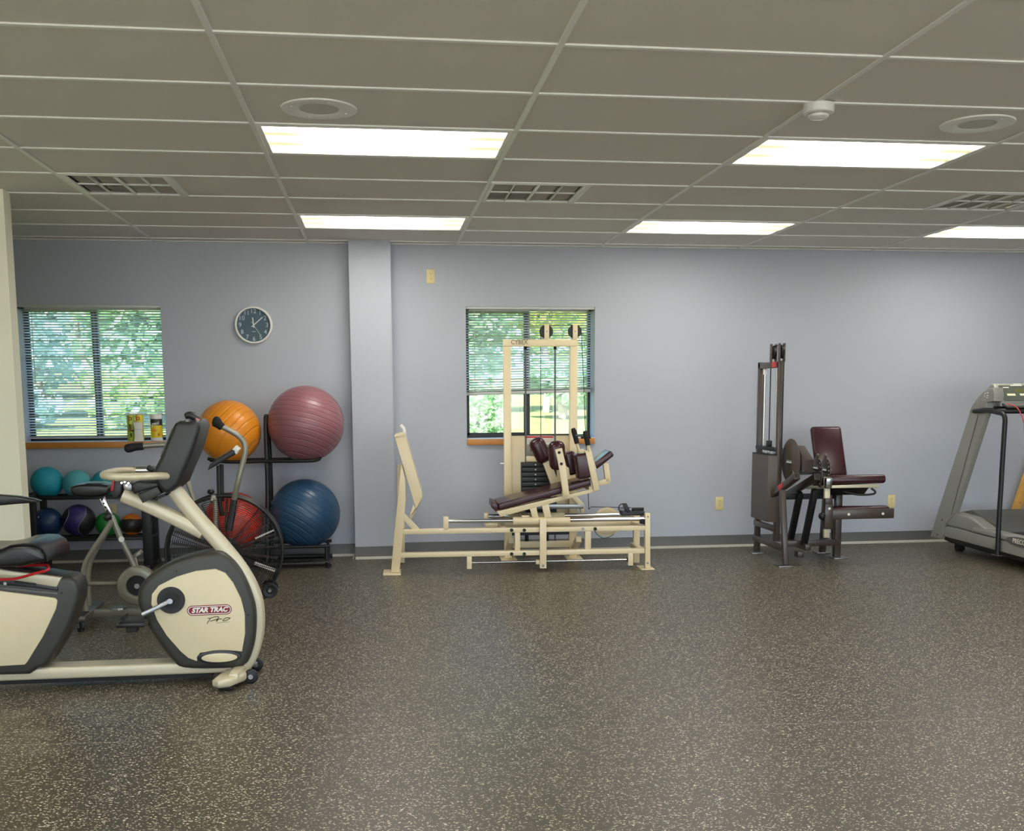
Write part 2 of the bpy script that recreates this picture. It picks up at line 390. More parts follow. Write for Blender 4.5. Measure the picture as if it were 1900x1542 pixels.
# tees: main runners along Y, cross tees along X
def tee(a, b_):
    m_ = MB().beam(a, b_, .024, .007, .0012, ref=(0, 0, 1) if False else ((1, 0, 0) if abs(a[1]-b_[1]) > .1 else (0, 1, 0)), seg=1)
    return m_.build('grid_tee', M_TEE, slab)
for i in range(-1, 9): tee((colx(i), Y0, CEIL), (colx(i), WALL, CEIL))
for r in range(-3, 9):
    for i in range(-1, 8): tee((colx(i)+.012, r*TY, CEIL), (colx(i+1)-.012, r*TY, CEIL))
tee((X0, WALL-.012, CEIL), (X1, WALL-.012, CEIL))
# speckle for the visible half-tile divider beside each vent
for (i, r), sd in VENTS.items(): tee((colx(i)+TX/2, r*TY+.012, CEIL), (colx(i)+TX/2, (r+1)*TY-.012, CEIL))

LL = {(1, 2): 'large lit fluorescent ceiling panel left of centre, the one nearer the camera', (1, 6): 'lit fluorescent ceiling panel above the pillar, near the back wall',
      (3, 2): 'large lit fluorescent ceiling panel at right, just behind the round smoke detector', (3, 6): 'lit fluorescent ceiling panel near the back wall, right of the centre vent',
      (5, 6): 'lit fluorescent ceiling panel at the far right edge, below the right vent'}
for (i, r) in LIGHTS:
    x, y = colx(i)+TX/2, (r+.5)*TY
    t = thing('ceiling_light', LL.get((i, r)) or 'lit fluorescent ceiling panel out of view, %s, %s' % ({-1: 'left of the bike', 1: 'left of the camera', 3: 'right of the camera', 5: 'by the right wall'}[i], {2: 'level with the large panels', -2: 'just ahead of the camera', -6: 'above the camera'}[r]), 'ceiling light', (x, y, CEIL), 0, 'fluorescent ceiling panels')
    fr = MB(); hx, hy = TX/2-.014, TY/2-.014
    for s_ in (-1, 1): fr.box((0, s_*(hy-.011), .002), (2*hx, .022, .012), bev=.002); fr.box((s_*(hx-.011), 0, .002), (.022, 2*hy-.044, .012), bev=.002)
    fr.build('frame', M_TEE, t)
    MB().box((0, 0, .045), (2*hx, 2*hy, .004)).build('housing', M_TEE, t)
    MB().box((0, 0, .006), (2*hx-.04, 2*hy-.04, .004)).build('lens', M_LENS, t)
M_VENT = mat('vent_louver_grey', (176, 173, 160), .6, var=.05)
VL = ['square white-framed air vent with eight dark cells, leftmost of the ceiling vents', 'square white-framed air vent in the middle of the ceiling above the window', 'air vent at the right edge of the ceiling, partly cut off']
for q, ((i, r), sd) in enumerate(sorted(VENTS.items())):
    x = colx(i)+TX*(.25 if sd == 0 else .75); y = (r+.5)*TY
    t = thing('air_vent', VL[q], 'vent', (x, y, CEIL), 0, 'ceiling vents'); h = TY/2-.014
    fr = MB()
    for s_ in (-1, 1): fr.box((0, s_*(h-.012), .001), (2*h, .024, .012), bev=.002); fr.box((s_*(h-.012), 0, .001), (.024, 2*h-.048, .012), bev=.002)
    fr.build('frame', M_TEE, t)
    dv = MB(); dv.box((0, 0, .002), (.018, 2*h-.05, .012), bev=.002)
    for s_ in (-1, 1): dv.box((s_*h/2, 0, .003), (.007, 2*h-.05, .012))
    dv.box((0, .0, .004), (2*h-.05, .007, .010)); dv.build('divider', M_TEE, t)
    MB().box((0, 0, .11), (2*h, 2*h, .004)).build('duct_back', M_DARK, t)
    for ax in range(4):
        for ay in range(2):
            lv = MB(); cx_ = -h+.024+(ax+.5)*(2*h-.048)/4; cy_ = -h+.024+(ay+.5)*(2*h-.048)/2
            tilt = (.9 if ay == 1 else -.35) if ax < 2 else (-.55 if ay else -.75)
            for k in range(9):
                lv.box((cx_, cy_-.115+k*.0288, .018), (.118, .026, .0012), (Vector((1, 0, 0)), tilt))
            lv.build('louver_bank', M_VENT, t)
# ceiling speakers and detector
SPK = [((-0.9026,0.9495,2.6043), 'round flush ceiling speaker above the large left light panel'), ((2.1226,0.8791,2.6043), 'round flush ceiling speaker at the upper right, beside the right light panel')]
M_GRILL = mat('speaker_grille', (206, 205, 198), .6, var=.2, scale=900)
for p, lb in SPK:
    t = thing('ceiling_speaker', lb, 'speaker', (p[0], p[1], CEIL+.004), 0, 'ceiling speakers')
    MB().lathe([(.085, -.002), (.09, -.005), (.15, -.008), (.163, -.006), (.165, 0), (.165, .004)][::-1], (0, 0, 0), n=48, cap=False).build('rim', M_TEE, t)
    MB().lathe([(0, -.003), (.086, -.003), (.086, .002)], (0, 0, 0), n=40).build('grille', M_GRILL, t)
    for k in range(4): a = k*PI/2+.4; MB().cyl((.125*math.cos(a), .125*math.sin(a), -.009), (.125*math.cos(a), .125*math.sin(a), -.006), .004, n=8).build('screw', M_TEE, t)
p = (1.2393,0.6292,2.6043)
t = thing('smoke_detector', 'small round white detector hanging below the ceiling grid', 'detector', (p[0], p[1], CEIL-.003))
MB().lathe([(.066, 0), (.066, -.03), (.062, -.036), (.05, -.04)], (0, 0, 0), n=40).build('base', M_WHITE, t)
MB().lathe([(.05, -.038), (.044, -.043)], (0, 0, 0), n=40).build('vent_ring', M_VENT, t)
MB().lathe([(.044, -.043), (.042, -.052), (.034, -.058), (.0, -.061)], (0, 0, 0), n=40).build('dome', M_WHITE, t)

# ------------------------------------------------------------------ windows and blinds
def window(idx, W_, blind_bottom, label, tilt_bot=0.):
    x0, x1, z0, z1 = W_; yf = WALL+.2; wn = 'window_%d' % idx
    f = MB(); fw_ = .022
    f.box(((x0+x1)/2, yf+.03, z1-fw_/2), (x1-x0, .06, fw_)); f.box(((x0+x1)/2, yf+.03, z0+fw_/2), (x1-x0, .06, fw_))
    for xx in (x0+fw_/2, x1-fw_/2): f.box((xx, yf+.03, (z0+z1)/2), (fw_, .06, z1-z0))
    win = struct(wn, f, M_BRONZE)
    xm = (x0+x1)/2
    b = MB().box((xm, yf+.02, (z0+z1)/2), (.034, .05, z1-z0-2*fw_)); b.build('mullion', M_BRONZE, win)
    # sliding sash on one side: thin inner frame
    s_ = MB(); a0, a1 = x0+fw_, xm-.017
    for zz in (z0+fw_+.011, z1-fw_-.011): s_.box(((a0+a1)/2, yf+.012, zz), (a1-a0, .022, .022))
    for xx in (a0+.009, a1-.009): s_.box((xx, yf+.012, (z0+z1)/2), (.018, .022, z1-z0-2*fw_))
    s_.build('sash', M_BRONZE, win)
    for a0, a1 in ((x0+fw_, xm-.017), (xm+.017, x1-fw_)):
        MB().box(((a0+a1)/2, yf+.035, (z0+z1)/2), (a1-a0, .005, z1-z0-2*fw_)).build('pane', M_GLASS, win)
    # sill
    tr = struct('trim_%d' % idx, MB().box(((x0+x1)/2, WALL+.085, z0-.026), (x1-x0-.001, .225, .05), bev=.003), M_OAK)
    MB().box(((x0+x1)/2, WALL+.09, z0-.0005), (x1-x0-.004, .21, .004)).build('sill_top', M_SILL_LIT, tr)  # pale sheet painting the lit top of the oak sill
    # blind
    yb = WALL+.15
    t = thing('venetian_blind', label, 'blind', ((x0+x1)/2, yb, z1), 0, 'white slatted window blinds'); bw = x1-x0-.016
    MB().box((0, 0, -.016), (x1-x0-.012, .036, .028), bev=.003).build('headrail', M_RAIL, t)
    MB().box((0, -.135, -.006), (x1-x0-.002, .012, .03), bev=.003).build('valance', M_RAIL, t)
    for s2 in (-1, 1): MB().box((s2*(x1-x0-.03)/2, -.08, -.012), (.03, .12, .03)).build('bracket', M_BRONZE, t)
    pitch = .0217; n = int((z1-.04-blind_bottom)/pitch); ca, th = .0255, math.radians(-26)
    b = bmesh.new(); prof = []
    for k in range(5):
        q = -1+k/2; yy = q*ca/2; zz = .0022*(1-q*q)
        prof.append((yy*math.cos(th)-zz*math.sin(th), yy*math.sin(th)+zz*math.cos(th)))
    A = [b.verts.new((-bw/2, y, z)) for y, z in prof]; B = [b.verts.new((bw/2, y, z)) for y, z in prof]
    for k in range(4): b.faces.new((A[k], A[k+1], B[k+1], B[k]))
    bmesh.ops.solidify(b, geom=b.faces[:], thickness=.0004)
    me = bpy.data.meshes.new('slat'); b.to_mesh(me); b.free(); me.materials.append(M_SLAT)
    me.polygons.foreach_set('use_smooth', [True]*len(me.polygons))
    zb = -.04
    for k in range(n):
        zb = -.04-k*pitch; o = link('slat', me, None, t, (0, 0, zb)); o.rotation_euler = (random.uniform(-.05, .05), tilt_bot*k/n, 0)
    stack = int((z1-.04-z0)/pitch)-n
    for k in range(min(stack, 8)):
        if stack > 4: o = link('slat', me, None, t, (0, 0, zb-.010-k*.0011)); o.rotation_euler = (.40, tilt_bot, 0)
    zr = zb-(.03 if stack > 4 else .012)
    MB().box((0, -.004, 0), (bw, .034 if stack > 4 else .022, .026 if stack > 4 else .012), (Vector((0, 1, 0)), tilt_bot), bev=.003).build('bottom_rail', M_RAIL, t).location = (0, 0, zr)
    for q in (-.36, 0., .36):
        cd = MB(); cd.cyl((q*bw, -.014, -.03), (q*bw, -.014, zr), .0009, n=5); cd.cyl((q*bw, .014, -.03), (q*bw, .014, zr), .0009, n=5); cd.build('ladder_cord', M_SLAT, t)
    MB().cyl((-bw*.43, -.022, -.03), (-bw*.43, -.024, -.62), .0028, n=8).build('tilt_wand', M_GLASS if False else M_RAIL, t)
    return win
window(1, W1, W1[2]+.012, 'white venetian blind fully lowered over the left window')
window(2, W2, 1.385, 'white venetian blind lowered halfway, window behind the cream leg press', tilt_bot=-.022)

# ------------------------------------------------------------------ outside, seen through the windows
M_GRASS = mat('sunlit_lawn', (112, 122, 72), .8, var=.2, scale=1.5, bump=.3, bscale=40)
M_BOUNCE = mat('pale_pavement', (176, 171, 162), .8, var=.08, scale=2)
def gz(y): return .3+(y-5.4)*.047
struct('ground', MB().poly([(-40, 5.36, gz(5.4)), (60, 5.36, gz(5.4)), (60, 60, gz(60)), (-40, 60, gz(60))], (0, 0, -.5)), M_GRASS)
struct('pavement', MB().box((0, -22, -.16), (90, 29, .1)), M_BOUNCE)  # unseen ground behind the camera, added to bounce sun onto the ceiling
LF1 = leaf_mat('leaf_bright', (214, 232, 168), (178, 208, 142)); LF2 = leaf_mat('leaf_mid', (200, 226, 188), (164, 198, 158)); LF3 = leaf_mat('leaf_blue', (204, 226, 222), (172, 200, 196)); LF4 = leaf_mat('leaf_yellow', (236, 238, 120), (206, 222, 112))
M_BARK = mat('pale_bark', (170, 156, 138), .8, var=.2, scale=30)
def tree(label, x, y, h, rx, rz, leaf, n, trunk_h, group='trees and shrubs outside the windows', ls=.13, name='tree', stems=1):
    t = thing(name, label, 'tree' if name == 'tree' else 'shrub', (x, y, gz(y)), 0, group)
    rg = random.Random(int(x*97+y*31)); vs_, fs_ = [], []
    lobes = [(rg.uniform(-.55, .55)*rx, rg.uniform(-.5, .5)*rx*.6, rg.uniform(-.6, .6)*rz, rg.uniform(.35, .62)) for _ in range(13)]
    for k in range(n):
        lx, ly, lz, lr = lobes[k % 13]
        v = Vector((rg.gauss(0, 1), rg.gauss(0, 1), rg.gauss(0, 1))).normalized()*(rg.uniform(.45, 1)**.5)
        p = Vector((lx+v.x*rx*lr, ly+v.y*rx*lr*.6, h+lz+v.z*rz*lr))
        if p.z < .05: p.z = .05+rg.random()*.2
        a = Vector((rg.gauss(0, 1), rg.gauss(0, 1), rg.gauss(0, .6))).normalized(); c = a.cross(Vector((rg.gauss(0, 1), rg.gauss(0, 1), rg.gauss(0, 1)))).normalized(); s_ = ls*rg.uniform(.6, 1.3)
        i0 = len(vs_); vs_ += [p-a*s_, p+c*s_*.5, p+a*s_, p-c*s_*.5]; fs_.append((i0, i0+1, i0+2, i0+3))
    me = bpy.data.meshes.new('foliage'); me.from_pydata(vs_, [], fs_); me.update()
    tag(link('foliage', me, leaf, t), kind='stuff')
    for q in range(stems):
        ox = (q-(stems-1)/2)*.35; b = MB().tube(sp([(ox, 0, 0), (ox+.06, .03, trunk_h*.5), (ox*1.5-.03, 0, trunk_h), (ox*2+.05, .1, h+rz*.3)], 4), .08 if stems == 1 else .05, 8); b.build('trunk', M_BARK, t)
    return t
tree('broad blue-green tree filling the left pane of the left window', -7.5, 18.5, 2.0, 2.0, 1.7, LF3, 2600, .8)
tree('pale thin-stemmed tree in the right pane of the left window', -5.4, 17.0, 1.9, 1.5, 1.5, LF2, 2300, 1.2, stems=4)
tree('low blue-green shrub under the trees in the left window', -7.4, 15.6, .45, 1.2, .5, LF3, 1300, .2, name='shrub')
tree('bright green shrub seen at the right side of the left window', -5.0, 15.5, .5, .8, .5, LF1, 900, .2, name='shrub')
tree('dense far tree behind the left window trees', -11.5, 26, 2.6, 3.0, 2.6, LF2, 2600, 1.2, ls=.2)
tree('tall mid green tree behind the left window trees', -7.5, 27, 3.0, 2.8, 2.9, LF1, 2600, 1.2, ls=.2)
tree('soft green tree in the left pane of the centre window', 1.1, 18.5, 2.0, 1.5, 1.5, LF2, 2400, .9)
tree('yellow-green sunlit tree behind the two black pulleys', 3.0, 19.0, 2.8, 1.2, 1.1, LF4, 1900, 1.5)
tree('young shrub left of the tower in the centre window', .62, 9.6, .55, .40, .5, LF2, 2200, .2, name='shrub', ls=.05)
tree('round shrub on the lawn in the centre window', 3.0, 17.0, .75, .9, .5, LF2, 1300, .3, name='shrub')
tree('far tree behind the centre window shrubs', 1.6, 27, 2.8, 3.0, 2.8, LF2, 2800, 1.2, ls=.2)
tree('far bright tree right of the centre window', 5.8, 27, 2.6, 2.4, 2.5, LF1, 2200, 1.2, ls=.2)

# ------------------------------------------------------------------ wall fittings
def outlet(label, p, cat='outlet', switch=False):
    t = thing('wall_outlet', label, cat, (p[0], WALL, p[2]), 0, 'ivory wall plates')
    MB().box((0, -.003, 0), (.072, .006, .116), bev=.003).build('plate', M_IVORY, t)
    for s_ in (-1, 1):
        MB().cyl((0, -.006, s_*.02), (0, -.0085, s_*.02), .0165, n=20).build('socket', M_IVORY, t)
        b = MB(); b.box((-.006, -.0088, s_*.02+.003), (.002, .001, .008)); b.box((.006, -.0088, s_*.02+.003), (.002, .001, .008)); b.cyl((0, -.0085, s_*.02-.007), (0, -.0093, s_*.02-.007), .0022, n=8); b.build('slots', M_DARK, t)
    MB().cyl((0, -.006, 0), (0, -.0075, 0), .0028, n=10).build('screw', M_STEEL, t)
    return t
outlet('ivory outlet high on the wall right of the pillar', (-0.2191,5.0388,2.3436))
outlet('ivory outlet low on the wall between leg press and brown machine', (2.3147,5.0388,0.3899))
outlet('ivory outlet low on the wall right of the brown leg extension', (3.9322,5.0388,0.3796))
outlet('ivory outlet behind the medicine ball rack above the green ball', (-2.8732,5.0388,0.4234))

# clock
p = (-1.6769,5.0388,1.9375)
t = thing('wall_clock', 'round white-rimmed wall clock with a slate blue dial', 'clock', (p[0], WALL-.001, p[2]))
M_DIAL = mat('slate_blue_dial', (66, 92, 106), .5, var=.03); M_NUM = mat('numeral_pale', (196, 208, 214), .5, var=.02)
MB().lathe([(.136, -.030), (.137, -.036), (.146, -.036), (.1525, -.028), (.153, 0), (.135, 0), (.1345, -.02), (.136, -.030)], (0, 0, 0), (0, 1, 0), n=64, cap=False).build('rim', M_WHITE, t)
MB().cyl((0, 0, 0), (0, -.012, 0), .137, n=64).build('dial', M_DIAL, t)
for k in range(1, 13):
    a = PI/2-k*PI/6; text('numeral', str(k), .05, M_NUM, t, (.108*math.cos(a), -.0128, .112*math.sin(a)))
def hand(name, ang, l, w_, back):
    a = PI/2-ang; d = Vector((math.cos(a), 0, math.sin(a))); MB().beam(Vector((0, -.017, 0))-d*back, Vector((0, -.017, 0))+d*l, .0016, w_, 0).build(name, M_WHITE, t)
hand('hour_hand', -.10, .062, .008, .022); hand('minute_hand', .86, .098, .007, .022); hand('second_hand', 2.56, .092, .0025, .035)
MB().cyl((0, -.012, 0), (0, -.0195, 0), .005, n=12).build('pivot', M_WHITE, t)
MB().box((.0, -.0125, -.052), (.03, .0008, .004)).build('maker_mark', M_NUM, t)

# things on the left sill
zs = W1[2]+.0015; ysl = WALL+.015
c0 = (-2.6534,1.0782); c1 = (-2.4911,1.0766)
M_LIME = mat('lime_packaging', (176, 196, 60), .3, var=.15, scale=12); M_YEL = mat('yellow_label', (236, 208, 40), .35, var=.08)
t = thing('package', 'lime and yellow twin-tube pack standing on the left window sill', 'package', (c0[0]-.005, ysl, zs))
for s_ in (-1, 1): MB().lathe([(0, 0), (.029, 0), (.032, .006), (.032, .205), (.028, .214), (0, .214)], (s_*.034, 0, 0), n=24).build('tube', M_LIME if s_ < 0 else M_YEL, t)
MB().box((0, -.0, .222), (.142, .05, .012), bev=.004).build('top_card', M_WHITE, t)
for s_ in (-1, 1):
    b = MB()
    for (dx, dz, sx_, sz_) in ((0, .016, .026, .006), (0, -.016, .026, .006), (-.011, 0, .006, .03), (.011, 0, .006, .03)): b.box((s_*.03+dx, -.0335, .185+dz*.7), (sx_, .002, sz_*.8))
    b.build('red_mark', M_LABRED, t)
b = MB(); b.box((-.034, -.0325, .11), (.022, .002, .06)); b.build('print_brown', mat('print_brown', (120, 92, 30), .5), t)
b = MB(); b.box((-.012, -.033, .085), (.03, .002, .010)); b.box((-.03, -.0325, .05), (.012, .002, .03)); b.build('print_dark', M_DARK, t)
t = thing('paper_bag', 'small crumpled white paper bag in front of the lime pack', 'bag', (c0[0]+.03, ysl-.056, zs))
rg = random.Random(3); vs_ = []; NZ, NA = 7, 16
for k in range(NZ):
    z_ = .155*k/(NZ-1); sq = 1-.18*math.sin(PI*k/(NZ-1))
    for a in range(NA):
        an = 2*PI*a/NA; vs_.append((.036*sq*max(-1, min(1, 1.35*math.cos(an)))+rg.uniform(-.0025, .0025), .02*(1.-.55*k/NZ)*max(-1, min(1, 1.3*math.sin(an)))+rg.uniform(-.002, .002), z_+(rg.uniform(-.004, .004) if k else 0)))
fs_ = [(k*NA+a, k*NA+(a+1) % NA, (k+1)*NA+(a+1) % NA, (k+1)*NA+a) for k in range(NZ-1) for a in range(NA)]+[tuple(range(NA))[::-1], tuple(range((NZ-1)*NA, NZ*NA))]
MB().quads(vs_, fs_).build('paper', mat('crumpled_paper', (232, 228, 220), .7, bump=.3, bscale=40), t, ang=20)
MB().box((0, -.0185, .098), (.05, .0012, .003)).build('fold_line', mat('paper_shadow_grey', (170, 166, 160), .7), t)
t = thing('wipes_canister', 'yellow labelled wipes canister with white lid on the left window sill', 'canister', (c1[0], ysl, zs))
MB().lathe([(0, 0), (.045, 0), (.047, .005), (.047, .18), (.045, .184), (0, .184)], (0, 0, 0), n=32).build('body', M_WHITE, t)
MB().lathe([(.0475, .028), (.0478, .03), (.0478, .165), (.0475, .167)], (0, 0, 0), n=32).build('label_band', M_YEL, t)
MB().lathe([(.048, .128), (.0482, .13), (.0482, .178), (.048, .18)], (0, 0, 0), n=32).build('label_top', mat('label_charcoal', (48, 48, 52), .4), t)
MB().lathe([(.05, .184), (.05, .20), (.046, .216), (.04, .22), (0, .221)], (0, 0, 0), n=32).build('lid', M_WHITE, t)
text('label_text', 'Lysol', .036, M_WHITE, t, (-.008, -.0505, .142), rot=(PI/2, -.15, 0), shear=.25, bold=.0006)
b = MB(); b.sph((-.008, -.046, .09), .018, 16, 10, (1.2, .35, .8)); b.sph((.022, -.041, .055), .014, 16, 10, (1, .4, 1)); b.build('label_fruit', mat('orange_print', (226, 150, 50), .5), t)

# ================================================================== RECUMBENT BIKE (front left)
bike = thing('recumbent_bike', 'beige and charcoal recumbent exercise bike in the left foreground', 'exercise bike', (-1.95, 1.24, 0))
NF = -.085      # near face of the shroud
sh_out = [(0.5,0.6373),(0.3466,0.6085),(0.2286,0.5557),(0.1594,0.4971),(0.1325,0.4325),(0.14,0.3667),(0.1801,0.2713),(0.2298,0.1843),(0.2804,0.1111),(0.3285,0.0758),(0.4778,0.0651),(0.606,0.0744),(0.6496,0.1401),(0.6712,0.2352),(0.6752,0.3496),(0.6539,0.4451),(0.6137,0.5406),(0.5619,0.6077)]
shr = MB().prism(rnd2(sh_out, 3), NF, -NF, .03, 4).build('front_shroud', M_CHAR, bike, ang=50)
pn_out = [(0.4982,0.5547),(0.4082,0.5477),(0.3179,0.5222),(0.236,0.4825),(0.2031,0.4415),(0.1983,0.3948),(0.2198,0.319),(0.261,0.2422),(0.3204,0.1642),(0.355,0.1296),(0.3949,0.1119),(0.41,0.1514),(0.4738,0.1604),(0.5373,0.16),(0.6063,0.1516),(0.624,0.2389),(0.6256,0.334),(0.6101,0.4103),(0.5767,0.4868),(0.5424,0.5347)]
for s_, nm in ((-1, 'side_panel'), (1, 'side_panel')):
    y0, y1 = (NF-.008, NF+.01) if s_ < 0 else (-NF-.01, -NF+.008)
    MB().prism(pn_out, y0, y1, .004, 2).build(nm, M_PANEL, shr)
el = (0.498,0.1289); e2 = (0.3957,0.1328); rx_ = abs(el[0]-e2[0])
def ell(cx, cz, rx, rz, n=28): return [(cx+rx*math.cos(2*PI*k/n), cz+rz*math.sin(2*PI*k/n)) for k in range(n)]
MB().prism(ell(el[0], el[1], rx_, rx_*.33), NF-.012, NF+.01, .003).build('vent_bezel', M_CHAR2, shr)
MB().prism(ell(el[0]+.003, el[1]-.002, rx_*.82, rx_*.22), NF-.014, NF, .003).build('vent_cover', M_PANEL, shr)
for q in [(0.3182,0.5476),(0.5511,0.5413),(0.6412,0.3279),(0.263,0.2648),(0.3312,0.1171),(0.2275,0.2708)]:
    MB().cyl((q[0], NF-.003, q[1]), (q[0], NF+.004, q[1]), .0045, n=10).build('screw', M_BLACK, shr)
cr = (0.2901,0.4119)
hubp = MB().lathe([(0, .006), (.035, .008), (.04, .012), (.062, .012), (.064, .006), (.064, -.01), (0, -.01)], (cr[0], NF-.008, cr[1]), (0, -1, 0), n=40).build('crank_hub', M_BLACK, bike)
MB().lathe([(0, .0), (.042, 0), (.042, .004), (0, .004)], (cr[0], NF-.018, cr[1]), (0, -1, 0), n=32).build('hub_disc', M_DARK, hubp)
pe = (0.1643,-0.15,0.3554)
for s_ in (-1, 1):
    a_ = Vector((cr[0], NF-.026, cr[1])); b2 = Vector((pe[0], -.15, pe[2]))
    if s_ > 0: a_ = Vector((cr[0], -NF+.026, cr[1])); b2 = Vector((2*cr[0]-pe[0], .15, 2*cr[1]-pe[2]))
    ca_ = MB().beam(a_, b2, .014, .022, .005).build('crank_arm', M_STEEL, bike)
    MB().cyl(a_+Vector((0, .012*s_*-1, 0)), a_+Vector((0, .012*s_, 0)), .013, n=16).build('crank_bolt', M_CHROME, ca_)
    d_ = Vector((-.03, 0, -.02)) if s_ < 0 else Vector((0, 0, 0))
    pdl = MB().box(b2+d_+Vector((0, s_*.05, -.006)), (.128, .095, .024), bev=.008).build('pedal', M_BLACK, bike)
    MB().box(b2+d_+Vector((0, s_*.05, -.03)), (.05, .06, .028), bev=.006).build('pedal_weight', M_RUBBER, pdl)
    MB().tube(sp([b2+d_+Vector((-.06, s_*.01, .004)), b2+d_+Vector((-.03, s_*.02, .03)), b2+d_+Vector((-.02, s_*.07, .03)), b2+d_+Vector((-.05, s_*.095, .0))], 5), .006, 8, ry=.002).build('pedal_strap', M_RUBBER, pdl)
# main curved frame tube
mt = [(*p, ) for p in [(0.3113,0,0.922),(0.4026,0,0.7968),(0.5285,0,0.6409),(0.6113,0,0.5214),(0.661,0,0.4095),(0.6744,0,0.3124),(0.6674,0,0.2156),(0.6378,0,0.1142),(0.5945,0,0.0503)]]
def rtube(mb, pts, wn, wi, k=5):
    """rounded rectangular section swept in the side plane: wn across, wi in plane"""
    P = sp(pts, k); b = bmesh.new(); rings = []; sec = []
    for q in range(16):
        a = 2*PI*q/16; c_, s2 = math.cos(a), math.sin(a); e = .45
        sec.append((math.copysign(abs(c_)**e, c_)*wn/2, math.copysign(abs(s2)**e, s2)*wi/2))
    for i, p in enumerate(P):
        t = (P[min(i+1, len(P)-1)]-P[max(i-1, 0)]).normalized(); y = Vector((0, 1, 0)); z = t.cross(y).normalized()
        rings.append([b.verts.new(p+y*a+z*c_) for a, c_ in sec])
    for A, B in zip(rings, rings[1:]):
        for k2 in range(16): b.faces.new((A[k2], A[(k2+1) % 16], B[(k2+1) % 16], B[k2]))
    b.faces.new(rings[0][::-1]); b.faces.new(rings[-1]); return mb._merge(b)
rtube(MB(), mt, .085, .068).build('frame_tube', M_SILVER, bike, ang=50)
rtube(MB(), [(0.0772,0,0.9038),(0.1889,0,0.8524),(0.3118,0,0.7874),(0.4357,0,0.7188)], .075, .066).build('handlebar_strut', M_SILVER, bike, ang=50)
# floor rail
zr0 = (-0.4568,-0.06,0.0408)[2]; zr1 = (-0.2429,-0.06,0.0993)[2]
xr1 = (0.556,-0.06,0.0504)[0]
MB().box(((xr1-1.1)/2, 0, (zr0+zr1)/2), (xr1+1.1, .12, zr1-zr0), bev=.012, seg=3).build('floor_rail', M_SILVER, bike)
MB().box(((xr1-1.1)/2, 0, zr0-.008), (xr1+.9, .10, .02)).build('rail_underside', M_RUBBER, bike)
# front foot: cross bar with end pads and rollers
fx = xr1+.02
cf = MB().beam((fx, -.2, .05), (fx+.02, .2, .05), .05, .05, .012, ref=(0, 0, 1)).build('front_foot', M_SILVER, bike)
for s_ in (-1, 1):
    o = [Vector((fx+x_, y_, .02)) for x_, y_ in ((-.05, s_*.05), (-.075, s_*.15), (-.09, s_*.235), (-.06, s_*.262), (-.01, s_*.25), (.05, s_*.15), (.055, s_*.06))]
    if s_ > 0: o = o[::-1]
    MB().poly(o, (0, 0, .042), .014, 3).build('foot_cap', M_SILVER, cf, ang=50)
    MB().box((fx-.03, s_*.15, .012), (.07, .16, .02), bev=.006).build('foot_pad', M_RUBBER, cf)
    MB().cyl((fx+.07, s_*.11-.011, .034), (fx+.07, s_*.11+.011, .034), .034, n=28, bev=.005).build('roller', M_BLACK, cf)
    MB().cyl((fx+.07, s_*.11-.014, .034), (fx+.07, s_*.11+.014, .034), .012, n=14).build('roller_hub', M_CHROME, cf)
    MB().beam((fx+.03, s_*.085, .05), (fx+.075, s_*.095, .036), .008, .03, .003).build('roller_arm', M_STEEL, cf)
# logo on the near panel
lc = (0.4633,0.3588); l1 = (0.3604,0.3569); l2 = (0.5666,0.3594)
hw = (l2[0]-l1[0])/2; ang = math.atan2(l2[1]-l1[1], l2[0]-l1[0]); yl = NF-.0085
def pill(w_, h_): return [(x*math.cos(ang)-z*math.sin(ang)+lc[0], x*math.sin(ang)+z*math.cos(ang)+lc[1]) for x, z in [((w_-h_)*(1 if math.cos(a) > 0 else -1)+h_*math.cos(a), h_*math.sin(a)) for a in [2*PI*(k+.5)/32 for k in range(32)]]]
lg = MB().prism(pill(hw, hw*.235), yl-.0006, yl+.001).build('badge_border', M_LOGO, shr)
MB().prism(pill(hw*.962, hw*.197), yl-.0009, yl).build('badge_line', M_WHITE, shr)
MB().prism(pill(hw*.925, hw*.160), yl-.0012, yl).build('badge_field', M_LOGO, shr)
text('badge_text', 'STAR TRAC', hw*.30, M_WHITE, shr, (lc[0], yl-.0015, lc[1]), rot=(PI/2, -ang, 0), ext=.0003, shear=.3, bold=.0015, sx=1.02)
for st in ([(850, 715), (930, 722), (1010, 700), (1120, 672), (1210, 672), (1245, 705), (1180, 760), (1060, 800), (930, 835)], [(960, 705), (900, 800), (850, 860), (820, 925)], [(1200, 745), (1150, 850), (1230, 770), (1320, 760), (1350, 775)], [(1640, 735), (1560, 720), (1470, 735), (1390, 800), (1390, 830), (1470, 825), (1570, 785), (1650, 730)], [(1150, 905), (1380, 885), (1610, 875)]):
    P = [Vector((lc[0]+((x/19+340)-388.5)*hw/41.5, yl-.0006, lc[1]-((y/19+1110)-1132)*hw/41.5)) for x, y in st]
    MB().tube(sp(P, 4), .0016 if st[0][0] != 1150 else .0007, 6, ry=None).build('script_stroke', M_DARK, shr)
